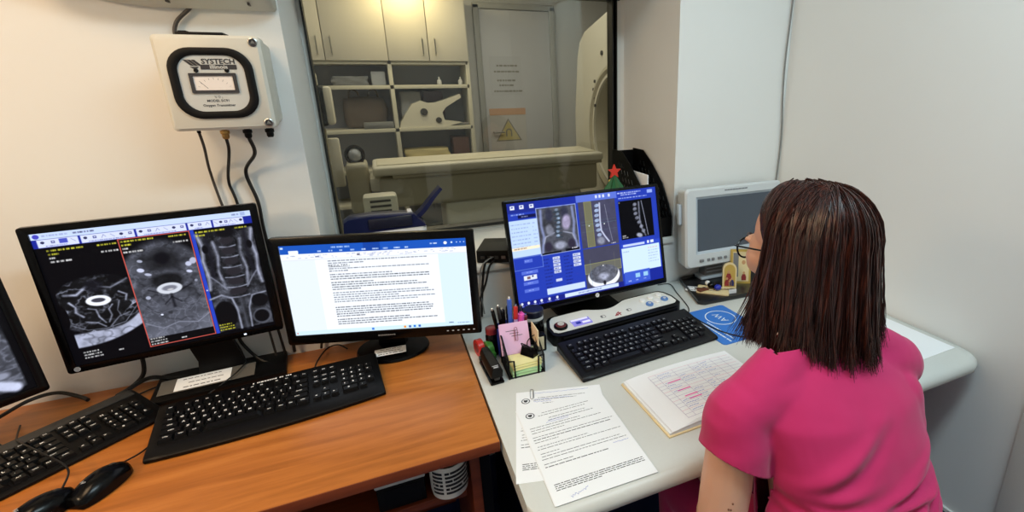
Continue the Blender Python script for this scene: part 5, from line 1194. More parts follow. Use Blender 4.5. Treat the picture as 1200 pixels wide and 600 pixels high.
def icon(name, label, loc, rz, w, h, arch, seed):
    t = thing(name, label, 'icon', loc, rz)
    if arch: pl = [(-w / 2, 0), (w / 2, 0), (w / 2, h - w / 2)] + [(w / 2 * math.cos(R(a)), h - w / 2 + w / 2 * math.sin(R(a))) for a in range(15, 180, 15)] + [(-w / 2, h - w / 2)]
    else: pl = [(-w / 2, 0), (w / 2, 0), (w / 2, h), (-w / 2, h)]
    tl = RX(-10); b = MB().at(tl); b.prism(pl, -0.010, 0.0, FR); b.build('panel', 'icon_cream' if arch else 'gold_leaf', t, smooth=False)
    c = (0, h * 0.5); P2 = [(c[0] + (x - c[0]) * 0.80, c[1] + (y - c[1]) * 0.86) for x, y in pl]
    b = MB().m('gold_leaf' if arch else 'icon_cream').at(tl); b.prism(P2, 0.0, 0.001, FR)
    def fig(cx, base, s_, robe, head=True):
        b.m(robe).prism([(cx - 0.010 * s_, base), (cx + 0.010 * s_, base), (cx + 0.011 * s_, base + 0.016 * s_), (cx + 0.006 * s_, base + 0.030 * s_), (cx - 0.006 * s_, base + 0.030 * s_), (cx - 0.011 * s_, base + 0.016 * s_)], 0.001, 0.002, FR)
        b.m('icon_skin').prism([(cx + 0.0055 * s_ * math.cos(R(q)), base + 0.036 * s_ + 0.0065 * s_ * math.sin(R(q))) for q in range(0, 360, 30)], 0.001, 0.0022, FR)
    if arch: fig(-0.004, h * 0.30, 0.9, 'icon_red'); fig(-0.010, h * 0.10, 0.75, 'icon_red'); fig(0.008, h * 0.10, 0.75, 'icon_blue'); fig(0.002, h * 0.1, 0.6, 'icon_skin')
    else:
        b.m('grey_mid').prism([(-w * .38, h * .2), (-w * .12, h * .2), (-w * .12, h * .9), (-w * .38, h * .9)], 0.001, 0.0015, FR); fig(0.010, h * 0.28, 1.25, 'icon_cream'); fig(0.012, h * 0.1, 0.8, 'icon_red')
    b.build('painting', None, t, smooth=False)
    return t
icon('arched_icon', 'small arched gold icon with painted figures standing on the black tray', (1.112, 1.338, TZ), -28, 0.050, 0.096, True, 1)
icon('square_icon', 'taller rectangular gold icon leaning behind the arched one', (1.178, 1.358, TZ), -28, 0.075, 0.130, False, 2)
o = MB().box(0, 0, 0.007, 0.030, 0.004, 0.014).build('name_slip', 'paper', smooth=False); o.location = (1.094, 1.298, TZ); o.rotation_euler = (0, 0, R(-6)); tag(o, 'tiny white slip standing in front of the arched icon', 'slip')

# ------------------------------------------------------------------ pens, tape, stapler and notes
CX, CY = 0.268, 1.235
t = thing('pen_cup', 'blue plastic pen cup crowded with pens behind the note holder', 'pen cup', (CX, CY, DZ))
MB().lathe([(0.030, 0), (0.035, 0.003), (0.0375, 0.088), (0.0375, 0.092), (0.035, 0.092), (0.033, 0.005), (0.01, 0.004)], 28).build('cup', 'cup_blue', t)
def pen(name, label, x, y, lx, ly, L_, r_, bodym, capm, cat='pen', tip='chrome', z0=0.006):
    t = thing(name, label, cat, (CX + x, CY + y, DZ + z0), 0, 'pens in the blue cup'); t.rotation_euler = (R(ly), R(lx), 0)
    MB().lathe([(r_ * 0.5, 0), (r_, 0.012), (r_, L_ * 0.74)], 12).build('barrel', bodym, t)
    b = MB().lathe([(r_ * 1.08, L_ * 0.72), (r_ * 1.08, L_ * 0.95), (r_ * 0.8, L_ * 0.965)], 12); b.box(0, -r_ * 1.2, L_ * 0.85, 0.0035, 0.002, L_ * 0.2, 0.0005); b.build('cap', capm, t)
    MB().lathe([(r_ * 0.55, L_ * 0.96), (r_ * 0.5, L_)], 10).build('end', tip, t)
    return t
pen('ballpoint_pen', 'tall blue pen with chrome top standing highest in the pen cup', -0.002, -0.018, 1.5, -3, 0.175, 0.0062, 'pen_blue', 'pen_blue', tip='white_plastic')
pen('marker_pen', 'lilac marker with red cap in the pen cup', 0.010, -0.018, 3, -2, 0.152, 0.0058, 'pen_lilac', 'red_plastic')
pen('highlighter', 'bright pink highlighter at the right of the pen cup', 0.020, -0.012, 6, -2, 0.125, 0.0095, 'pink_bright', 'pink_bright', 'highlighter', 'pink_bright')
pen('ballpoint_pen', 'black pen leaning furthest left in the pen cup', -0.022, 0.0, -9, 2, 0.15, 0.0048, 'black_gloss', 'black_gloss')
pen('ballpoint_pen', 'black pen with grey clip beside the leaning black one', -0.014, 0.010, -5, 3, 0.152, 0.0050, 'black_gloss', 'charcoal')
pen('ballpoint_pen', 'dark blue pen at the back of the pen cup', 0.0, 0.020, 0, 6, 0.148, 0.0050, 'navy_plastic', 'black_gloss')
pen('ballpoint_pen', 'black pen right of the red capped marker', 0.022, 0.010, 5, 5, 0.145, 0.0055, 'black_gloss', 'navy_plastic')
pen('marker_pen', 'dark red marker low at the right rim of the pen cup', 0.030, 0.0, 9, 0, 0.112, 0.006, 'red_dark', 'red_dark')
pen('scissors_handle', 'black handled cutter standing at the back left of the pen cup', -0.010, 0.024, -3, 8, 0.14, 0.0075, 'black_soft', 'black_soft', 'cutter')
t = thing('ink_pot', 'small dark jar with a red lid between the pen cup and the document monitor', 'jar', (0.222, 1.262, DZ))
MB().lathe([(0.016, 0), (0.018, 0.003), (0.018, 0.06), (0.014, 0.066)], 18).build('jar', 'black_gloss', t); MB().lathe([(0.0165, 0.066), (0.017, 0.068), (0.017, 0.082), (0.014, 0.084)], 18).build('lid', 'red_dark', t)
t = thing('jar', 'black cosmetic jar with pale band and dark lid right of the pen cup', 'jar', (0.352, 1.285, DZ))
MB().lathe([(0.026, 0), (0.030, 0.004), (0.030, 0.07), (0.024, 0.076)], 28).build('body', 'black_gloss', t); MB().lathe([(0.0285, 0.074), (0.029, 0.0745), (0.029, 0.083), (0.0285, 0.084)], 28).build('band', 'plate_grey', t)
MB().lathe([(0.029, 0.084), (0.030, 0.086), (0.030, 0.102), (0.027, 0.105), (0.02, 0.103)], 28).build('lid', 'navy_dark', t)
t = thing('wooden_block', 'small wood-faced tape stand in front of the black jar', 'holder', (0.352, 1.228, DZ)); MB().box(0, 0, 0.025, 0.03, 0.03, 0.05, 0.004).build('body', 'black_plastic', t); MB().box(-0.002, -0.0165, 0.028, 0.018, 0.003, 0.04, 0.001, mx=None).build('face', 'paper_warm', t)
t = thing('tape_roll', 'red tape roll standing on edge left of the pen cup', 'tape', (0.186, 1.272, DZ + 0.024), 12)
n = 28; b = MB(); b.loft([[(x, r_ * math.cos(2 * PI * k / n), r_ * math.sin(2 * PI * k / n)) for k in range(n)] for x, r_ in ((-0.008, 0.014), (-0.008, 0.024), (0.008, 0.024), (0.008, 0.014), (-0.008, 0.014))], cap=False); b.build('roll', 'red_plastic', t, angle=50)
b = MB(); b.loft([[(x, r_ * math.cos(2 * PI * k / n), r_ * math.sin(2 * PI * k / n)) for k in range(n)] for x, r_ in ((-0.0085, 0.002), (-0.0085, 0.014), (0.0085, 0.014), (0.0085, 0.002), (-0.0085, 0.002))], cap=False); b.build('core', 'red_dark', t, angle=50)
t = thing('tape_dispenser', 'green tape dispenser squeezed between the red roll and pen cup', 'tape', (0.208, 1.250, DZ + 0.024), 12)
b = MB(); b.loft([[(x, r_ * math.cos(2 * PI * k / n), r_ * math.sin(2 * PI * k / n)) for k in range(n)] for x, r_ in ((-0.008, 0.014), (-0.008, 0.024), (0.008, 0.024), (0.008, 0.014), (-0.008, 0.014))], cap=False); b.build('roll', 'green_plastic', t, angle=50)
b = MB(); b.box(0, -0.026, -0.006, 0.014, 0.022, 0.02, 0.003); b.build('cutter', 'green_plastic', t)
t = thing('stapler', 'black stapler standing beside the wire note holder', 'stapler', (0.196, 1.165, DZ), 3)
MB().box(0, 0, 0.004, 0.036, 0.125, 0.008, 0.003).build('base', 'black_gloss', t)
b = MB().loft([[(x * k, y, z) for x, z in ((-0.016, 0.02), (0.016, 0.02), (0.017, 0.034), (0.010, 0.046), (-0.010, 0.046), (-0.017, 0.034))] for y, k in ((-0.062, 0.85), (-0.056, 1.0), (0.0, 1.0), (0.055, 0.9), (0.062, 0.7))]); b.build('arm', 'black_plastic', t)
MB().box(0, -0.005, 0.016, 0.014, 0.11, 0.010, 0.002).build('magazine', 'charcoal', t); MB().cyl((-0.019, 0.048, 0.022), (0.019, 0.048, 0.022), 0.007, n=14).build('hinge', 'charcoal', t)
b = MB().m('legend_dim').box(0, -0.055, 0.0465, 0.012, 0.004, 0.001).box(0.0, -0.047, 0.0465, 0.016, 0.002, 0.001); b.build('marking', None, t, smooth=False)
# mesh note holder
t = thing('note_holder', 'black wire mesh note holder full of coloured notes', 'note holder', (0.280, 1.158, DZ), -1)
b = MB(); w, d, hb, hf = 0.094, 0.092, 0.088, 0.034
def wire(p, q, r_=0.0016): b.tube([p, q], r_, 6)
fr_ = [(-w / 2, -d / 2), (w / 2, -d / 2), (w / 2, d / 2), (-w / 2, d / 2)]
for (x0, y0), (x1, y1) in zip(fr_, fr_[1:] + fr_[:1]): wire((x0, y0, 0.0018), (x1, y1, 0.0018), 0.0018)
for s_ in (-1, 1):
    x = s_ * w / 2; b.tube([(x, d / 2, 0), (x, d / 2, hb), (x, d / 2 - 0.02, hb), (x, -d / 2, 0.052), (x, -d / 2, 0)], 0.0024, 6); b.tube([(x, -d / 2, 0.052), (x - s_ * 0.014, -d / 2, 0.050), (x - s_ * 0.016, -d / 2, 0.0)], 0.0024, 6)
wire((-w / 2, d / 2, hb), (w / 2, d / 2, hb), 0.0018); b.build('wire_frame', 'black_soft', t)
b = MB()
for s_ in (-1, 1):
    x = s_ * w / 2
    for k in range(17): y = -d / 2 + d * k / 16; zt2 = 0.052 + (hb - 0.052) * min(1, (y + d / 2) / (d - 0.02)); b.tube([(x, y, 0), (x, y, zt2)], 0.0005, 4)
    for k in range(14): z = 0.005 + 0.006 * k; y0 = -d / 2 if z < 0.052 else -d / 2 + (d - 0.02) * (z - 0.052) / (hb - 0.052); b.tube([(x, y0, z), (x, d / 2, z)], 0.0005, 4)
for k in range(17): x = -w / 2 + w * k / 16; b.tube([(x, d / 2, 0), (x, d / 2, hb)], 0.0005, 4)
for k in range(14): z = 0.005 + 0.006 * k; b.tube([(-w / 2, d / 2, z), (w / 2, d / 2, z)], 0.0005, 4)
b.build('mesh_sides', 'black_soft', t, smooth=False); MB().box(0, 0, 0.001, w, d, 0.002).build('bottom_plate', 'black_soft', t, smooth=False)
def notes(label, loc, rz, rx, s_, hgt, material, n=1, marks=0):
    o_ = MB(); o_.m(material)
    for k in range(n): o_.box(0.0012 * ((k * 7) % 3 - 1), 0.001 * ((k * 5) % 3 - 1), hgt * (k + .5) / n, s_[0], s_[1], hgt / n * 0.92)
    o_.m('ink')
    for k in range(marks): o_.box(-0.008 + 0.007 * (k % 3), s_[1] * 0.25 - 0.007 * k, hgt + 0.0003, 0.03 - 0.006 * (k % 2), 0.0016, 0.0004)
    o = o_.build('sticky_notes', None, smooth=False); o.location = loc; o.rotation_euler = (R(rx), 0, R(rz)); tag(o, label, 'notes', 'coloured notes in the note holder'); return o
notes('green note stack at the bottom of the mesh holder', (0.281, 1.152, DZ + 0.0025), -1, 0, (0.076, 0.076), 0.018, 'note_green', 6)
notes('yellow note stack lying on the green notes', (0.282, 1.152, DZ + 0.021), 2, 0, (0.076, 0.076), 0.016, 'note_yellow', 6)
notes('upright pink note leaning at the back of the mesh holder', (0.270, 1.186, DZ + 0.076), -4, 66, (0.078, 0.082), 0.002, 'note_pink', 2, 3)
notes('cream note card leaning at the right side of the mesh holder', (0.322, 1.166, DZ + 0.062), 0, 0, (0.003, 0.06), 0.05, 'paper_warm', 1)
b = MB(); b.tube(spline([(-0.004, -0.018, 0), (-0.004, 0.014, 0), (0, 0.018, 0), (0.004, 0.014, 0), (0.004, -0.014, 0), (0.001, -0.017, 0), (-0.002, -0.013, 0), (-0.002, 0.01, 0)], 6), 0.0006, 6); o = b.build('paper_clip', 'red_dark'); o.location = (0.273, 1.1835, DZ + 0.088); o.rotation_euler = (R(66), 0, R(-10)); tag(o, 'red wire paper clip hooked on the upright pink note', 'paper clip')
t = thing('binder_clip', 'black spring clip lying on the yellow notes', 'clip', (0.298, 1.150, DZ + 0.0378), 35); t.scale = (1.35, 1.35, 1.35)
b = MB(); b.prism([(-0.009, 0), (0.009, 0), (0.003, 0.016), (-0.003, 0.016)], -0.016, 0.016, FR); b.build('body', 'black_gloss', t, smooth=False)
for s_ in (-1, 1): b = MB(); b.tube(spline([(s_ * 0.004, -0.008, 0.015), (s_ * 0.010, -0.010, 0.024), (s_ * 0.02, 0, 0.034), (s_ * 0.010, 0.010, 0.024), (s_ * 0.004, 0.008, 0.015)], 6), 0.0011, 6); b.build('wire_arm', 'black_soft', t)
# ------------------------------------------------------------------ the seated woman
PO = Vector((0.68, 0.42, 0.0))
person = thing('person', 'seated woman in pink scrubs with brown shoulder-length hair and glasses, seen from behind', 'person', PO)
def L3(p): return Vector(p) - PO
def ell_ring(c, hw, hd, n=36, e=2.5, tilt=0.0):
    out = []
    for j in range(n):
        a = 2 * PI * j / n; ca, sa = math.cos(a), math.sin(a)
        x = hw * math.copysign(abs(ca) ** (2 / e), ca); y = hd * math.copysign(abs(sa) ** (2 / e), sa)
        out.append((c[0] - PO.x + x, c[1] - PO.y + y * math.cos(tilt), c[2] + y * math.sin(tilt)))
    return out
TORSO = [(.705, .45, .47, .165, .112), (.705, .45, .54, .168, .116), (.703, .46, .63, .158, .106), (.70, .475, .72, .150, .100), (.70, .50, .80, .148, .102), (.70, .525, .87, .152, .098), (.698, .545, .925, .160, .086), (.697, .558, .960, .138, .066), (.70, .575, .990, .100, .057), (.705, .590, 1.015, .062, .054), (.708, .598, 1.035, .056, .052)]
def capsule(b, pts, rad, n=16, sub=5):
    P = spline([tuple(L3(p)) for p in pts], sub); R_ = []
    m_ = len(pts) - 1
    for i in range(len(P)):
        t_ = i / sub; k = min(int(t_), m_ - 1); f_ = t_ - k; R_.append(rad[k] * (1 - f_) + rad[k + 1] * f_)
    b.tube(P, R_, n); b.ball(P[0], R_[0] * 0.99, 14, 10); b.ball(P[-1], R_[-1] * 0.99, 14, 10)
def remeshed(b, voxel, smooth_it=4, sf=0.5):
    me = b.mesh('tmp', 'skin', smooth=False); o = bpy.data.objects.new('tmp', me); C.objects.link(o)
    r = o.modifiers.new('r', 'REMESH'); r.mode = 'VOXEL'; r.voxel_size = voxel
    s = o.modifiers.new('s', 'SMOOTH'); s.iterations = smooth_it; s.factor = sf
    dg = bpy.context.evaluated_depsgraph_get(); out = bpy.data.meshes.new_from_object(o.evaluated_get(dg)); bpy.data.objects.remove(o)
    return out
def finish(me, name, material, parent):
    me.materials.clear(); me.materials.append(M[material]); me.polygons.foreach_set('use_smooth', [True] * len(me.polygons)); me.update()
    o = bpy.data.objects.new(name, me); C.objects.link(o); o.parent = parent; return o
LS, LE, LW = (.508, .560, .936), (.452, .528, .685), (.575, .690, .632)
RS, RE, RW = (.884, .556, .940), (.965, .700, .800), (.985, .930, .785)
HC = Vector((.694, .655, 1.168)); HM = T(*(HC - PO)) @ RZ(1) @ RX(-12)
HS = 0.95
b = MB()
b.loft([ell_ring(c[:3], c[3] - .006, c[4] - .006) for c in TORSO])
capsule(b, [(.698, .568, .96), (.705, .592, 1.02), (.716, .615, 1.08), (.726, .636, 1.14)], [.062, .052, .050, .052])
capsule(b, [(.61, .55, .945), LS, ((LS[0] + LE[0]) / 2 - .004, (LS[1] + LE[1]) / 2, (LS[2] + LE[2]) / 2), LE], [.036, .038, .044, .041]); capsule(b, [LE, ((LE[0] + LW[0]) / 2, (LE[1] + LW[1]) / 2, (LE[2] + LW[2]) / 2 + .005), LW], [.041, .039, .026])
capsule(b, [(.78, .552, .95), RS, ((RS[0] + RE[0]) / 2 + .004, (RS[1] + RE[1]) / 2, (RS[2] + RE[2]) / 2), RE], [.036, .038, .044, .041]); capsule(b, [RE, ((RE[0] + RW[0]) / 2, (RE[1] + RW[1]) / 2, (RE[2] + RW[2]) / 2), RW], [.041, .037, .025])
for s_ in (-1, 1):
    hx = .70 + s_ * .09
    capsule(b, [(hx, .45, .535), (hx + s_ * .01, .62, .54), (hx + s_ * .02, .82, .515)], [.085, .078, .058]); capsule(b, [(hx + s_ * .02, .82, .515), (hx + s_ * .015, .80, .30), (hx + s_ * .01, .77, .10)], [.056, .055, .036])
    capsule(b, [(hx + s_ * .01, .75, .055), (hx + s_ * .018, .87, .035)], [.036, .034])
# hands: palm plus five separate fingers
def hand(b, M4, mirror, curl, spread=1.0):
    """local: wrist at origin, fingers along +y, palm facing -z, thumb on the -x side (mirrored for the other hand)"""
    q = lambda p: tuple(PO + (M4 @ Vector((p[0] * mirror, p[1], p[2]))))
    for x, w_ in ((-0.024, .015), (-0.008, .0155), (0.008, .015), (0.023, .0135)): capsule(b, [q((x * 0.7, 0.0, 0)), q((x, .045, .003)), q((x * 1.05, .088, 0))], [w_, w_, w_ * 0.78], 12, 4)
    for i, (x, L_, r_) in enumerate(((-0.030, .068, .0086), (-0.0095, .076, .0090), (0.011, .071, .0086), (0.030, .055, .0076))):
        p = Vector((x * spread, .088, 0.0)); a = -0.18; seg = [p.copy()]
        for k, f_ in enumerate((.45, .31, .24)):
            a -= curl * (0.9, 1.1, 0.7)[k]; p = p + Vector((x * 0.06, math.cos(a), math.sin(a))).normalized() * L_ * f_; seg.append(p.copy())
        capsule(b, [q(s__) for s__ in seg], [r_, r_ * .98, r_ * .9, r_ * .74], 10, 4)
    capsule(b, [q((-.018, .018, -.004)), q((-.042, .046, -.012)), q((-.054, .072, -.018)), q((-.056, .096, -.022))], [.0135, .0120, .0100, .0080], 10, 4)
def frame_from(p, d, up=(0, 0, 1)):
    y = Vector(d).normalized(); x = y.cross(Vector(up)).normalized(); z = x.cross(y)
    return Matrix(((x.x, y.x, z.x, p[0]), (x.y, y.y, z.y, p[1]), (x.z, y.z, z.z, p[2]), (0, 0, 0, 1)))
hand(b, frame_from(L3(LW), (.35, .9, .02)), -1, 0.30)
hand(b, frame_from(L3(RW), (.06, 1, .05)), 1, 0.36)
# head with a face
h = MB().at(HM @ Matrix.Scale(HS, 4))
h.ball((0, -.012, .030), (.074, .094, .086), 32, 24); h.ball((0, .026, -.028), (.062, .066, .086), 28, 20); h.ball((0, .058, -.088), (.034, .030, .027), 18, 12); h.ball((0, .02, -.07), (.052, .055, .045), 20, 14)
h.ball((0, .040, -.006), (.068, .054, .066), 24, 18)
for s_ in (-1, 1):
    h.ball((s_ * .052, .050, -.014), (.020, .030, .026), 14, 10)
    h.ball((s_ * .040, .062, -.026), (.025, .026, .026), 14, 10); h.ball((s_ * .030, .083, .021), (.024, .012, .009), 12, 8); h.ball((s_ * .076, -.004, -.008), (.008, .020, .031), 14, 10); h.ball((s_ * .011, .104, -.036), (.009, .010, .008), 10, 8)
h.tube([(0, .086, .018), (0, .098, -.004), (0, .113, -.028), (0, .108, -.036)], [.008, .0085, .0115, .010], 12); h.ball((0, .113, -.030), (.0115, .011, .0105), 12, 8)
h.ball((0, .092, -.058), (.022, .011, .0065), 14, 8); h.ball((0, .091, -.068), (.020, .011, .0065), 14, 8)
n0 = len(b.v); b.v += h.v; b.f += [tuple(i + n0 for i in f) for f in h.f]; b.mi += h.mi
body = finish(remeshed(b, 0.0045, 3), 'body', 'skin', person)
for s_ in (-1, 1):
    e = MB().m('eye_white').at(HM @ Matrix.Scale(HS, 4)).ball((s_ * .030, .080, .004), .0125, 16, 12); e.m('eye_dark').ball((s_ * .030, .0895, .003), (.0058, .0036, .0058), 12, 8); e.build('eye', None, person)
    e = MB().at(HM @ Matrix.Scale(HS, 4)); e.tube(spline([(s_ * .014, .097, .023), (s_ * .030, .097, .030), (s_ * .046, .085, .026)], 5), [.0024] * 11, 6); e.build('eyebrow', 'hair', person)
e = MB().at(HM @ Matrix.Scale(HS, 4)).ball((0, .0955, -.0575), (.019, .009, .0048), 16, 8).ball((0, .095, -.0675), (.0175, .009, .005), 16, 8); e.build('lips', 'lips', person)
# moles on the left upper arm
for dx, dz in ((-.030, .128), (-.034, .120), (-.0315, .117)):
    c = Vector((LE[0] + .02, LE[1], LE[2] + dz)); 
    d_ = Vector((-.55, -.80, .1)).normalized(); MB().ball(tuple(L3(c + d_ * .0435 + Vector((0.0 + (dx + .03) * 2, 0, 0)))), (.0018, .0018, .0018), 8, 6).build('mole', 'mole', person)
# scrubs top
g = MB(); INF = .014
g.loft([ell_ring((c[0], c[1] - .002, c[2]), c[3] + INF + (0.012 if c[2] < .8 else 0), c[4] + INF + (0.006 if c[2] < .8 else 0)) for c in TORSO])
sl = .62
def mix(a, c, t_): return tuple(a[i] * (1 - t_) + c[i] * t_ for i in range(3))
capsule(g, [(.63, .55, .950), (LS[0] + .004, LS[1], LS[2] - .003), mix(LS, LE, .22), mix(LS, LE, .46)], [.052, .054, .060, .064], 20); capsule(g, [(.77, .555, .952), (RS[0] - .004, RS[1], RS[2] - .003), mix(RS, RE, .25), mix(RS, RE, .56)], [.052, .054, .058, .058], 20); capsule(g, [(.655, .580, 1.004), (.595, .57, .984), (LS[0] + .02, LS[1], LS[2] + .014)], [.044, .046, .046], 18); capsule(g, [(.745, .580, 1.004), (.805, .568, .984), (RS[0] - .02, RS[1], RS[2] + .014)], [.044, .046, .046], 18); capsule(g, [(.83, .515, .90), (.825, .495, .82), (.815, .475, .74)], [.055, .055, .05], 18)
me = remeshed(g, 0.0045, 10, 0.6)
bm = bmesh.new(); bm.from_mesh(me); bm.normal_update()
from mathutils import noise as mnoise
def fold(p):
    """cloth folds across the lower back, a drape running from the arm pit, small puckers"""
    x, y, z = p.x, p.y, p.z; v = 0
    back = max(0, min(1, (0.13 - y) / 0.10)); 
    for cx, cz, sl_, am, wd, ln in ((-.075, .872, .50, .0070, .012, .085), (-.10, .832, .15, .0045, .010, .07), (.05, .822, .12, .0052, .0075, .11), (.02, .800, -.08, .0058, .0070, .12), (.10, .842, .22, .0038, .010, .09), (-.06, .792, -.35, .0050, .008, .08), (.08, .782, .30, .0052, .008, .09), (-.01, .768, .05, .0058, .008, .12), (.10, .752, .45, .0050, .009, .09), (-.09, .755, -.9, .005, .009, .08), (.03, .735, .1, .006, .009, .12), (.02, .70, -.1, .006, .010, .12)):
        dx, dz = x - cx, z - cz; d_ = (dz - sl_ * dx) / math.sqrt(1 + sl_ * sl_); a_ = (dx + sl_ * dz) / math.sqrt(1 + sl_ * sl_)
        am *= 1.35; v += am * math.exp(-(d_ / wd) ** 2 - (a_ / ln) ** 2) - 0.7 * am * math.exp(-((d_ + 1.7 * wd) / wd) ** 2 - (a_ / ln) ** 2)
    v *= back
    q = Vector((x * 9 + z * 3, y * 9, z * 14)); v += .0030 * mnoise.noise(q) + .0012 * mnoise.noise(q * 2.7)
    return v
for v in bm.verts: v.co += v.normal * fold(v.co)
def cut(plane_co, plane_no, test):
    geom = [f for f in bm.faces if test(f.calc_center_median())]; ge = set(); gv = set()
    for f in geom: ge.update(f.edges); gv.update(f.verts)
    bmesh.ops.bisect_plane(bm, geom=list(geom) + list(ge) + list(gv), plane_co=plane_co, plane_no=plane_no, clear_outer=True, dist=1e-5)
dA = (Vector(LE) - Vector(LS)).normalized(); dL = (Vector(LE) - Vector(LS)).normalized() + Vector((-.38, .0, .0)); cL = L3(mix(LS, LE, .34)); cut(cL, dL.normalized(), lambda p: p.x < -.136 and ((p - L3(LS)) - dA * (p - L3(LS)).dot(dA)).length < .069 and (p - L3(LS)).dot(dA) > .03)
dR = (Vector(RE) - Vector(RS)).normalized(); cR = L3(mix(RS, RE, .50)); cut(cR, dR, lambda p: (p - cR).length < .11 and (p - cR).dot(dR) > -.02 and p.x > .18)
cut(Vector((.02, .15, 1.022)), Vector((0, .30, 1)).normalized(), lambda p: p.z > .98 and abs(p.x - .02) < .12)
cut(Vector((0, 0, .50)), Vector((0, 0, -1)), lambda p: p.z < .53)
bm.to_mesh(me); bm.free()
top = finish(me, 'scrub_top', 'scrubs', person); so = top.modifiers.new('cloth', 'SOLIDIFY'); so.thickness = .003; so.offset = -1
# trousers and shoes
g = MB()
g.loft([ell_ring((c[0], c[1], c[2]), c[3] + .008, c[4] + .008) for c in [(.705, .45, .455, .16, .11)] + TORSO[:3]])
for s_ in (-1, 1):
    hx = .70 + s_ * .09; capsule(g, [(hx, .45, .54), (hx + s_ * .01, .62, .545), (hx + s_ * .02, .825, .517)], [.090, .086, .068], 20); capsule(g, [(hx + s_ * .02, .825, .517), (hx + s_ * .016, .805, .30), (hx + s_ * .012, .775, .12)], [.068, .066, .058], 20)
finish(remeshed(g, 0.007, 6), 'trousers', 'scrubs', person)
for s_ in (-1, 1):
    hx = .69 + s_ * .105; b = MB().at(T(*L3((hx, .80, 0)))); b.loft([[(x * k * s2, y, z) for x, y in [(0, 0)] for s2 in (1,)] for z, k in ()]) if False else None
    rings = []
    for k in range(13):
        t_ = k / 12; y = -.10 + .25 * t_; wv = .043 * math.sin(PI * (.10 + .80 * t_)) ** .4; hv = .10 - .055 * t_ if t_ < .9 else .04
        rings.append([(wv * math.cos(PI * j / 11), y, .004 + hv * math.sin(PI * j / 11)) for j in range(12)])
    b.loft(rings); b.build('shoe', 'shoe', person, angle=60)
# glasses
G = HM @ Matrix.Scale(HS, 4)
gl = bpy.data.objects.new('glasses', None)
b = MB().at(G)
for s_ in (-1, 1):
    lp = [(s_ * .034 + .026 * math.cos(2 * PI * k / 28) * (1 if True else 0), .108 - .10 * abs(math.cos(2 * PI * k / 28) * .026 + .034 - .034) * .0 - .006 * ((s_ * .034 + .026 * math.cos(2 * PI * k / 28)) / .06) ** 2, -.001 + .021 * math.sin(2 * PI * k / 28)) for k in range(29)]
    b.tube(lp, .0021, 6); b.tube(spline([(s_ * .060, .103, .008), (s_ * .073, .09, .010), (s_ * .079, .03, .008), (s_ * .080, -.01, .004), (s_ * .079, -.028, -.016)], 5), .0018, 6)
b.tube(spline([(-.009, .109, .004), (0, .112, .008), (.009, .109, .004)], 5), .0015, 6)
bpy.data.objects.remove(gl); gl = b.build('glasses', 'black_gloss', person)
for s_ in (-1, 1): MB().at(G).raw([(s_ * .034 + .025 * math.cos(2 * PI * k / 24), .1075 - .006 * ((s_ * .034 + .025 * math.cos(2 * PI * k / 24)) / .06) ** 2, -.001 + .020 * math.sin(2 * PI * k / 24)) for k in range(24)], [tuple(range(24))]).build('lens', 'lens', gl, smooth=False)
# hair
hr = random.Random(21)
HX = T(*(HC - PO)) @ RZ(4)
CC = Vector((.014, -.018, .026))
def hair_path(a, jit=0.0, n=20, zend=None, part=None, lift=0.0, curl=0.0):
    """a: azimuth from straight ahead, positive to her left; goes over the crown from the parting, then hangs"""
    s_ = math.sin(a); c_ = math.cos(a); side = -s_
    rx, ry, rz = .088 + jit, .101 + jit + .014 * max(0, -c_), .096 + jit * .8
    py = part if part is not None else .03
    front = max(0, c_)
    zend = zend if zend is not None else -.15
    pts = []; n1 = n // 2
    for k in range(n1):
        t_ = R(10 + 80 * k / (n1 - 1)); w_ = (1 - k / (n1 - 1)) ** 1.5
        pts.append(CC + Vector((rx * math.sin(t_) * side, ry * math.sin(t_) * c_ + py * w_, rz * math.cos(t_) + lift * w_)))
    base = pts[-1].copy(); z0 = base.z
    for k in range(1, n - n1 + 1):
        q = k / (n - n1); z = z0 + (zend - z0) * q
        fl = 1 + .13 * q - curl * max(0, q - .7) ** 1.5
        x = CC.x + (base.x - CC.x) * fl * (1 + .10 * q); y = CC.y + (base.y - CC.y) * (fl + .06 * q)
        if c_ > 0.2: y -= .0 * q
        pts.append(Vector((x, y, z)))
    return pts
AF = R(80)
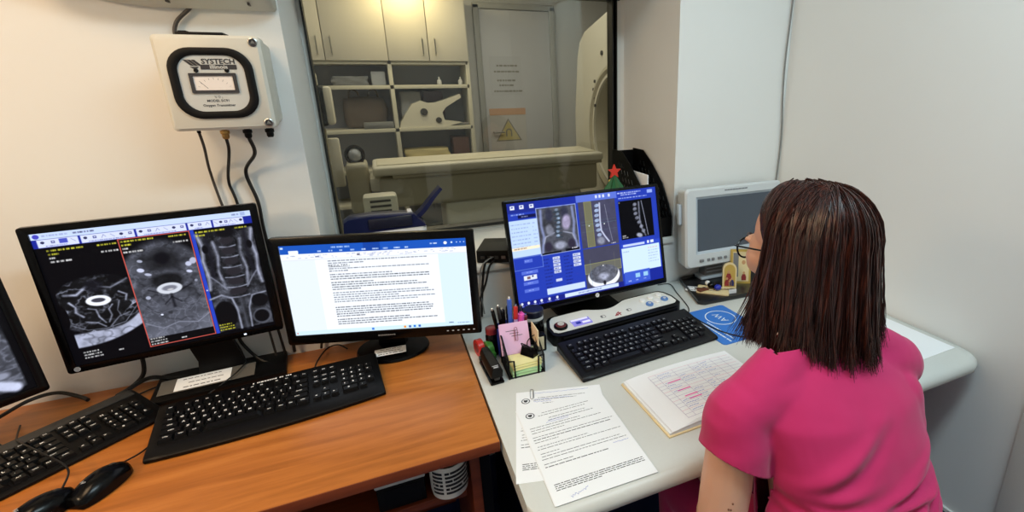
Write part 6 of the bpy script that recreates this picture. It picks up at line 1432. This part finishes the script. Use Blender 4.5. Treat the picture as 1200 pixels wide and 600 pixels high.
# under-layer: a closed cap that follows the same fall
g = MB().at(HX); na = 72; rows = []
for i in range(na + 1):
    a = AF + (2 * PI - 2 * AF) * i / na; rows.append([tuple(p) for p in hair_path(a, -.004, 20, -.130)])
g.loft(rows, cap=False, closed=False)
rows = []
for i in range(25):
    a = -AF + 2 * AF * i / 24; pth = hair_path(a, -.009, 20, -.15)[:7]; rows.append([tuple(p) for p in pth])
g.loft(rows, cap=False, closed=False)
g.ball(tuple(CC + Vector((0, -.012, .006))), (.080, .088, .082), 28, 18)
N = 3000
for i in range(N):
    a = AF + (2 * PI - 2 * AF) * hr.random()
    if hr.random() < .12: a = (AF + R(14) * hr.random() ** 2) * (1 if hr.random() < .5 else -1)
    cl = .006 * math.sin(a * 23 + 1.3) + .004 * math.sin(a * 51 + .4)
    jit = hr.uniform(-.002, .008) + max(-.003, cl * .6)
    ze = -.142 - .030 * hr.random() ** 1.5 + .008 * math.sin(a * 9) + .010 * math.sin(a * 37 + 1) * math.sin(a * 13) - .010 * max(0, -math.cos(a))
    P = hair_path(a, jit, 20, ze, hr.uniform(-.034, .034), hr.uniform(-.002, .002), hr.uniform(-.5, .35))
    da = cl * 1.4 + hr.uniform(-.004, .004); w1, w2 = hr.uniform(0, 6), hr.uniform(.0005, .0022)
    tang = Vector((-math.cos(a), -math.sin(a), 0)); nrm = Vector((-math.sin(a), math.cos(a), 0))
    for k, p in enumerate(P):
        q = max(0, (k - 9) / 10)
        p += tang * (da * q * q * 1.6 + w2 * math.sin(w1 + k * .55)) + nrm * (hr.uniform(-.0006, .0006) + .006 * q * q * math.sin(a * 31 + 2))
    r0 = hr.uniform(.0007, .0013)
    g.tube([tuple(p) for p in P], [r0 * (1 if k < 15 else max(.18, 1 - (k - 14) / 6.5)) for k in range(len(P))], 4)
# a few loose strands by the cheek and past the left shoulder, and a forehead sweep
for i in range(90):
    a = R(hr.uniform(76, 92)); P = hair_path(a, hr.uniform(0, .006), 20, -.15 - .03 * hr.random(), hr.uniform(.0, .03)); out = hr.uniform(.0, .030)
    for k, p in enumerate(P):
        q = max(0, (k - 9) / 10); p += Vector((-out * q * q * .8, out * q * q * 1.3, 0))
    g.tube([tuple(p) for p in P], [.0011 if k < 14 else max(.0002, .0011 * (1 - (k - 13) / 7)) for k in range(len(P))], 4)
for i in range(620):
    a0 = R(hr.uniform(4, 84)); sd = 1 if hr.random() < .6 else -1; jj = hr.uniform(-.004, .005); rt = hr.uniform(-.02, .036); ze = -.150 - .02 * hr.random(); P = []
    end = hr.uniform(84, 104)
    for k in range(20):
        ak = a0 + (R(end) - a0) * min(1, (k / 10.5)) ** 1.15; P.append(hair_path(sd * ak, jj, 20, ze, rt, 0, hr.uniform(-.02, .02))[k])
    g.tube([tuple(p) for p in P], [.0011 if k < 15 else max(.0002, .0011 * (1 - (k - 14) / 6.5)) for k in range(20)], 4)
g.build('hair', 'hair', person, angle=80)
# stool under her, below the frame
t = thing('office_stool', 'round dark office stool carrying the seated woman', 'stool', (.70, .47, 0))
MB().lathe([(.10, .40), (.19, .405), (.20, .42), (.20, .435), (.185, .447), (.1, .450)], 36).build('seat', 'stool_fabric', t)
MB().lathe([(.022, .06), (.022, .40)], 16).build('column', 'chrome', t)
b = MB()
for k in range(5): a = 2 * PI * k / 5 + .3; b.tube([(0, 0, .085), (.24 * math.cos(a), .24 * math.sin(a), .06)], [.02, .014], 8)
b.build('base', 'black_plastic', t)
for k in range(5): a = 2 * PI * k / 5 + .3; MB().lathe([(.012, -.012), (.027, -.01), (.027, .01), (.012, .012)], 16, mx=T(.24 * math.cos(a), .24 * math.sin(a), .0275) @ RZ(math.degrees(a)) @ RX(90)).build('caster', 'black_soft', t)
# ------------------------------------------------------------------ cables
cable('power_cable', 'thin dark cable dropping from the left gland of the gas meter', [(-.368, 1.405, 1.376), (-.372, 1.43, 1.34), (-.388, 1.49, 1.28), (-.383, 1.498, 1.197), (-.37, 1.50, 1.10), (-.35, 1.50, .9), (-.34, 1.49, .752)], .003, 'cable_grey')
cable('gas_hose', 'black gas hose dropping from the brass fitting of the meter', [(-.320, 1.405, 1.362), (-.324, 1.42, 1.33), (-.356, 1.495, 1.25), (-.350, 1.50, 1.19), (-.335, 1.50, 1.0), (-.318, 1.49, .752)], .0034)
cable('power_cable', 'thicker black cable dropping from the third gland of the meter', [(-.276, 1.405, 1.362), (-.278, 1.44, 1.32), (-.315, 1.49, 1.27), (-.305, 1.498, 1.19), (-.306, 1.50, 1.10), (-.297, 1.50, .9), (-.295, 1.49, .754)], .0042)
cable('power_cable', 'brown cable curving from the wall unit down behind the gas meter', [(-.345, 1.49, 1.665), (-.352, 1.495, 1.648), (-.385, 1.498, 1.615), (-.392, 1.50, 1.57), (-.38, 1.502, 1.45)], .0042, 'cable_grey')
cable('wall_cable', 'thin grey cable hanging down the right room corner', [(1.447, 1.50, 2.6), (1.446, 1.499, 2.0), (1.441, 1.499, 1.75), (1.432, 1.499, 1.55), (1.436, 1.499, 1.42), (1.446, 1.499, 1.30), (1.447, 1.499, 1.2), (1.440, 1.499, 1.05), (1.43, 1.495, .80)], .003, 'cable_pale')
cable('monitor_cable', 'thick black cable looping below the left scan monitor', [(-.60, 1.455, .95), (-.615, 1.475, .86), (-.625, 1.478, .78), (-.66, 1.465, .748), (-.675, 1.45, .746), (-.65, 1.44, .760), (-.61, 1.465, .770), (-.56, 1.47, .752), (-.50, 1.485, .747)], .005)
cable('monitor_cable', 'black cable hanging from the right side of the left scan monitor', [(-.40, 1.47, .95), (-.415, 1.49, .84), (-.405, 1.495, .79), (-.37, 1.47, .756), (-.33, 1.45, .745)], .0042)
cable('monitor_cable', 'black cable arching from the cut-off monitor onto the desk', [(-.90, 1.30, .80), (-.88, 1.40, .765), (-.845, 1.475, .765), (-.80, 1.492, .764), (-.755, 1.478, .748), (-.735, 1.46, .745)], .0045)
cable('monitor_cable', 'short black cable behind the left half of the document monitor', [(-.22, 1.45, .95), (-.225, 1.49, .84), (-.222, 1.495, .79), (-.23, 1.497, .746)], .0035)
cable('keyboard_cable', 'thin black cable curving behind the middle keyboard', [(-.16, 1.46, .746), (-.185, 1.485, .752), (-.215, 1.47, .752), (-.235, 1.40, .748), (-.232, 1.345, .748), (-.235, 1.33, .750)], .0022)
cable('keyboard_cable', 'thin cable running from the slanted keyboard past the label card', [(-.63, 1.415, .752), (-.60, 1.455, .746), (-.56, 1.47, .745), (-.54, 1.49, .744)], .002)
cable('mouse_cable', 'thin cable running from the right mouse beneath the keyboards to the stand', [(-.555, 1.13, .755), (-.535, 1.18, .744), (-.515, 1.26, .7425), (-.51, 1.33, .7425), (-.475, 1.36, .7425), (-.42, 1.40, .765), (-.40, 1.46, .768)], .0018)
cable('mouse_cable', 'thin cable of the left mouse crossing the slanted keyboard', [(-.625, 1.082, .757), (-.632, 1.13, .772), (-.70, 1.20, .780), (-.765, 1.27, .776), (-.80, 1.33, .755), (-.83, 1.40, .744)], .0018)
cable('network_cable', 'black cable looping from the network box down the wall', [(.29, 1.515, .948), (.262, 1.49, .935), (.248, 1.485, .88), (.240, 1.492, .80), (.236, 1.494, .75)], .0040)
cable('network_cable', 'second black cable hanging from the network box beside the first', [(.31, 1.51, .94), (.275, 1.488, .925), (.255, 1.478, .87), (.228, 1.484, .80), (.225, 1.488, .748)], .0034)
cable('network_cable', 'pale grey lead curving from the network box', [(.30, 1.51, .945), (.27, 1.485, .945), (.245, 1.483, .92), (.238, 1.487, .85), (.245, 1.49, .76)], .0022, 'cable_pale')
cable('console_cable', 'thin black lead on the grey desk between the console and the black tray', [(.90, 1.494, .742), (.945, 1.48, .742), (.925, 1.40, .742), (.897, 1.29, .742), (.872, 1.245, .7425), (.852, 1.235, .745)], .0018)
cable('mouse_cable', 'thin black mouse lead curving across the blue mouse pad', [(1.0, 1.115, .755), (.985, 1.16, .747), (.94, 1.19, .746), (.888, 1.19, .746), (.872, 1.14, .746), (.885, 1.07, .746), (.93, 1.02, .742), (.98, .995, .742)], .0018) if False else cable('mouse_cable', 'thin black mouse lead curving across the blue mouse pad', [(.862, 1.205, .746), (.868, 1.15, .7455), (.882, 1.09, .7455), (.91, 1.04, .7455), (.95, 1.015, .7455), (.99, 1.03, .7455), (1.02, 1.08, .746), (1.003, 1.118, .752)], .0018)

# ------------------------------------------------------------------ lamps and added light
def area(name, loc, rot, sx, sy, power, col):
    l = bpy.data.lights.new(name, 'AREA'); l.shape = 'RECTANGLE'; l.size = sx; l.size_y = sy; l.energy = power; l.color = col
    o = bpy.data.objects.new(name, l); C.objects.link(o); o.location = loc; o.rotation_euler = tuple(R(a) for a in rot); return o
def ceiling_lamp(label, x, y, z, sx, sy, group=None):
    t = thing('ceiling_light', label, 'ceiling light', (x, y, z), 0, group)
    b = MB(); b.box(0, 0, 0.02, sx + .04, sy + .04, .04, .004); b.build('housing', 'lamp_housing', t); return t
ceiling_lamp('flat white ceiling light over the right half of the control room', .75, .1, ZC - .045, 1.2, .3)
area('ceiling_tube_light', (.75, .1, ZC - .06), (0, 0, 0), 1.2, .3, 22, (.72, .92, 1.0))
ceiling_lamp('flat white ceiling light over the left half of the control room', -.8, .5, ZC - .045, .6, .6)
area('ceiling_panel_light', (-.8, .5, ZC - .06), (0, 0, 0), .6, .6, 13, (1.0, .68, .40))
t = thing('warm_fill', 'added warm fill light high on the left wall of the control room', 'lamp', (-1.64, .35, 1.95)); MB().box(-.02, 0, 0, .06, .5, .3, .01).build('housing', 'lamp_housing', t)  # unseen housing and light, added to warm the left of the back wall
l_ = area('warm_fill_light', (-1.6, .35, 1.95), (0, 0, 0), .5, .3, 7, (1.0, .70, .42)); l_.data.spread = R(110)
l_.rotation_euler = (Vector((-.5, 1.5, .8)) - Vector((-1.6, .35, 1.95))).to_track_quat('-Z', 'Y').to_euler()
ceiling_lamp('warm ceiling light in the scanner room', .6, 3.9, ZC - .045, 2.4, 1.2)
area('scanner_room_light', (.6, 3.9, ZC - .06), (0, 0, 0), 2.4, 1.2, 24, (1.0, .95, .84))
t = thing('cabinet_lamp', 'small warm strip lamp over the cupboards in the scanner room', 'lamp', (.36, 4.86, 2.46)); MB().box(0, 0, .02, .34, .08, .04, .004).build('housing', 'lamp_housing', t); MB().tube([(0, .02, .02), (0, .30, .0), (0, .32, -.163)], .01, 8).build('arm', 'steel', t)
area('cabinet_lamp_light', (.36, 4.86, 2.455), (20, 0, 0), .3, .06, 7, (1.0, .82, .45))
w_ = bpy.data.worlds.new('World'); bpy.context.scene.world = w_; w_.use_nodes = True
w_.node_tree.nodes['Background'].inputs[0].default_value = (.9, .95, 1, 1); w_.node_tree.nodes['Background'].inputs[1].default_value = 0.05

# ------------------------------------------------------------------ camera
f_, cx_, cy_ = 575.598, 700.956, 279.273
cam = bpy.data.cameras.new('Camera'); co = bpy.data.objects.new('Camera', cam); C.objects.link(co)
cam.sensor_fit = 'HORIZONTAL'; cam.sensor_width = 36; cam.lens = 36 * f_ / 1200
cam.shift_x = -(cx_ - 600) / 1200; cam.shift_y = (cy_ - 300) / 1200; cam.clip_start = 0.02
ya, pi_, ro = R(23.69425), R(17.17397), R(-0.76966)
fw = Vector((math.sin(ya) * math.cos(pi_), math.cos(ya) * math.cos(pi_), -math.sin(pi_))); r_ = Vector((math.cos(ya), -math.sin(ya), 0)); u_ = r_.cross(fw)
r2 = r_ * math.cos(ro) + u_ * math.sin(ro); u2 = -r_ * math.sin(ro) + u_ * math.cos(ro)
co.matrix_world = Matrix(((r2.x, u2.x, -fw.x, 0), (r2.y, u2.y, -fw.y, 0), (r2.z, u2.z, -fw.z, 1.465), (0, 0, 0, 1)))
sc = bpy.context.scene; sc.camera = co
sc.view_settings.view_transform = 'Standard'; sc.view_settings.look = 'None'; sc.view_settings.gamma = 1; sc.view_settings.use_curve_mapping = False
sc.view_settings.exposure = 0.22
sc.cycles.max_bounces = 8; sc.cycles.transparent_max_bounces = 12
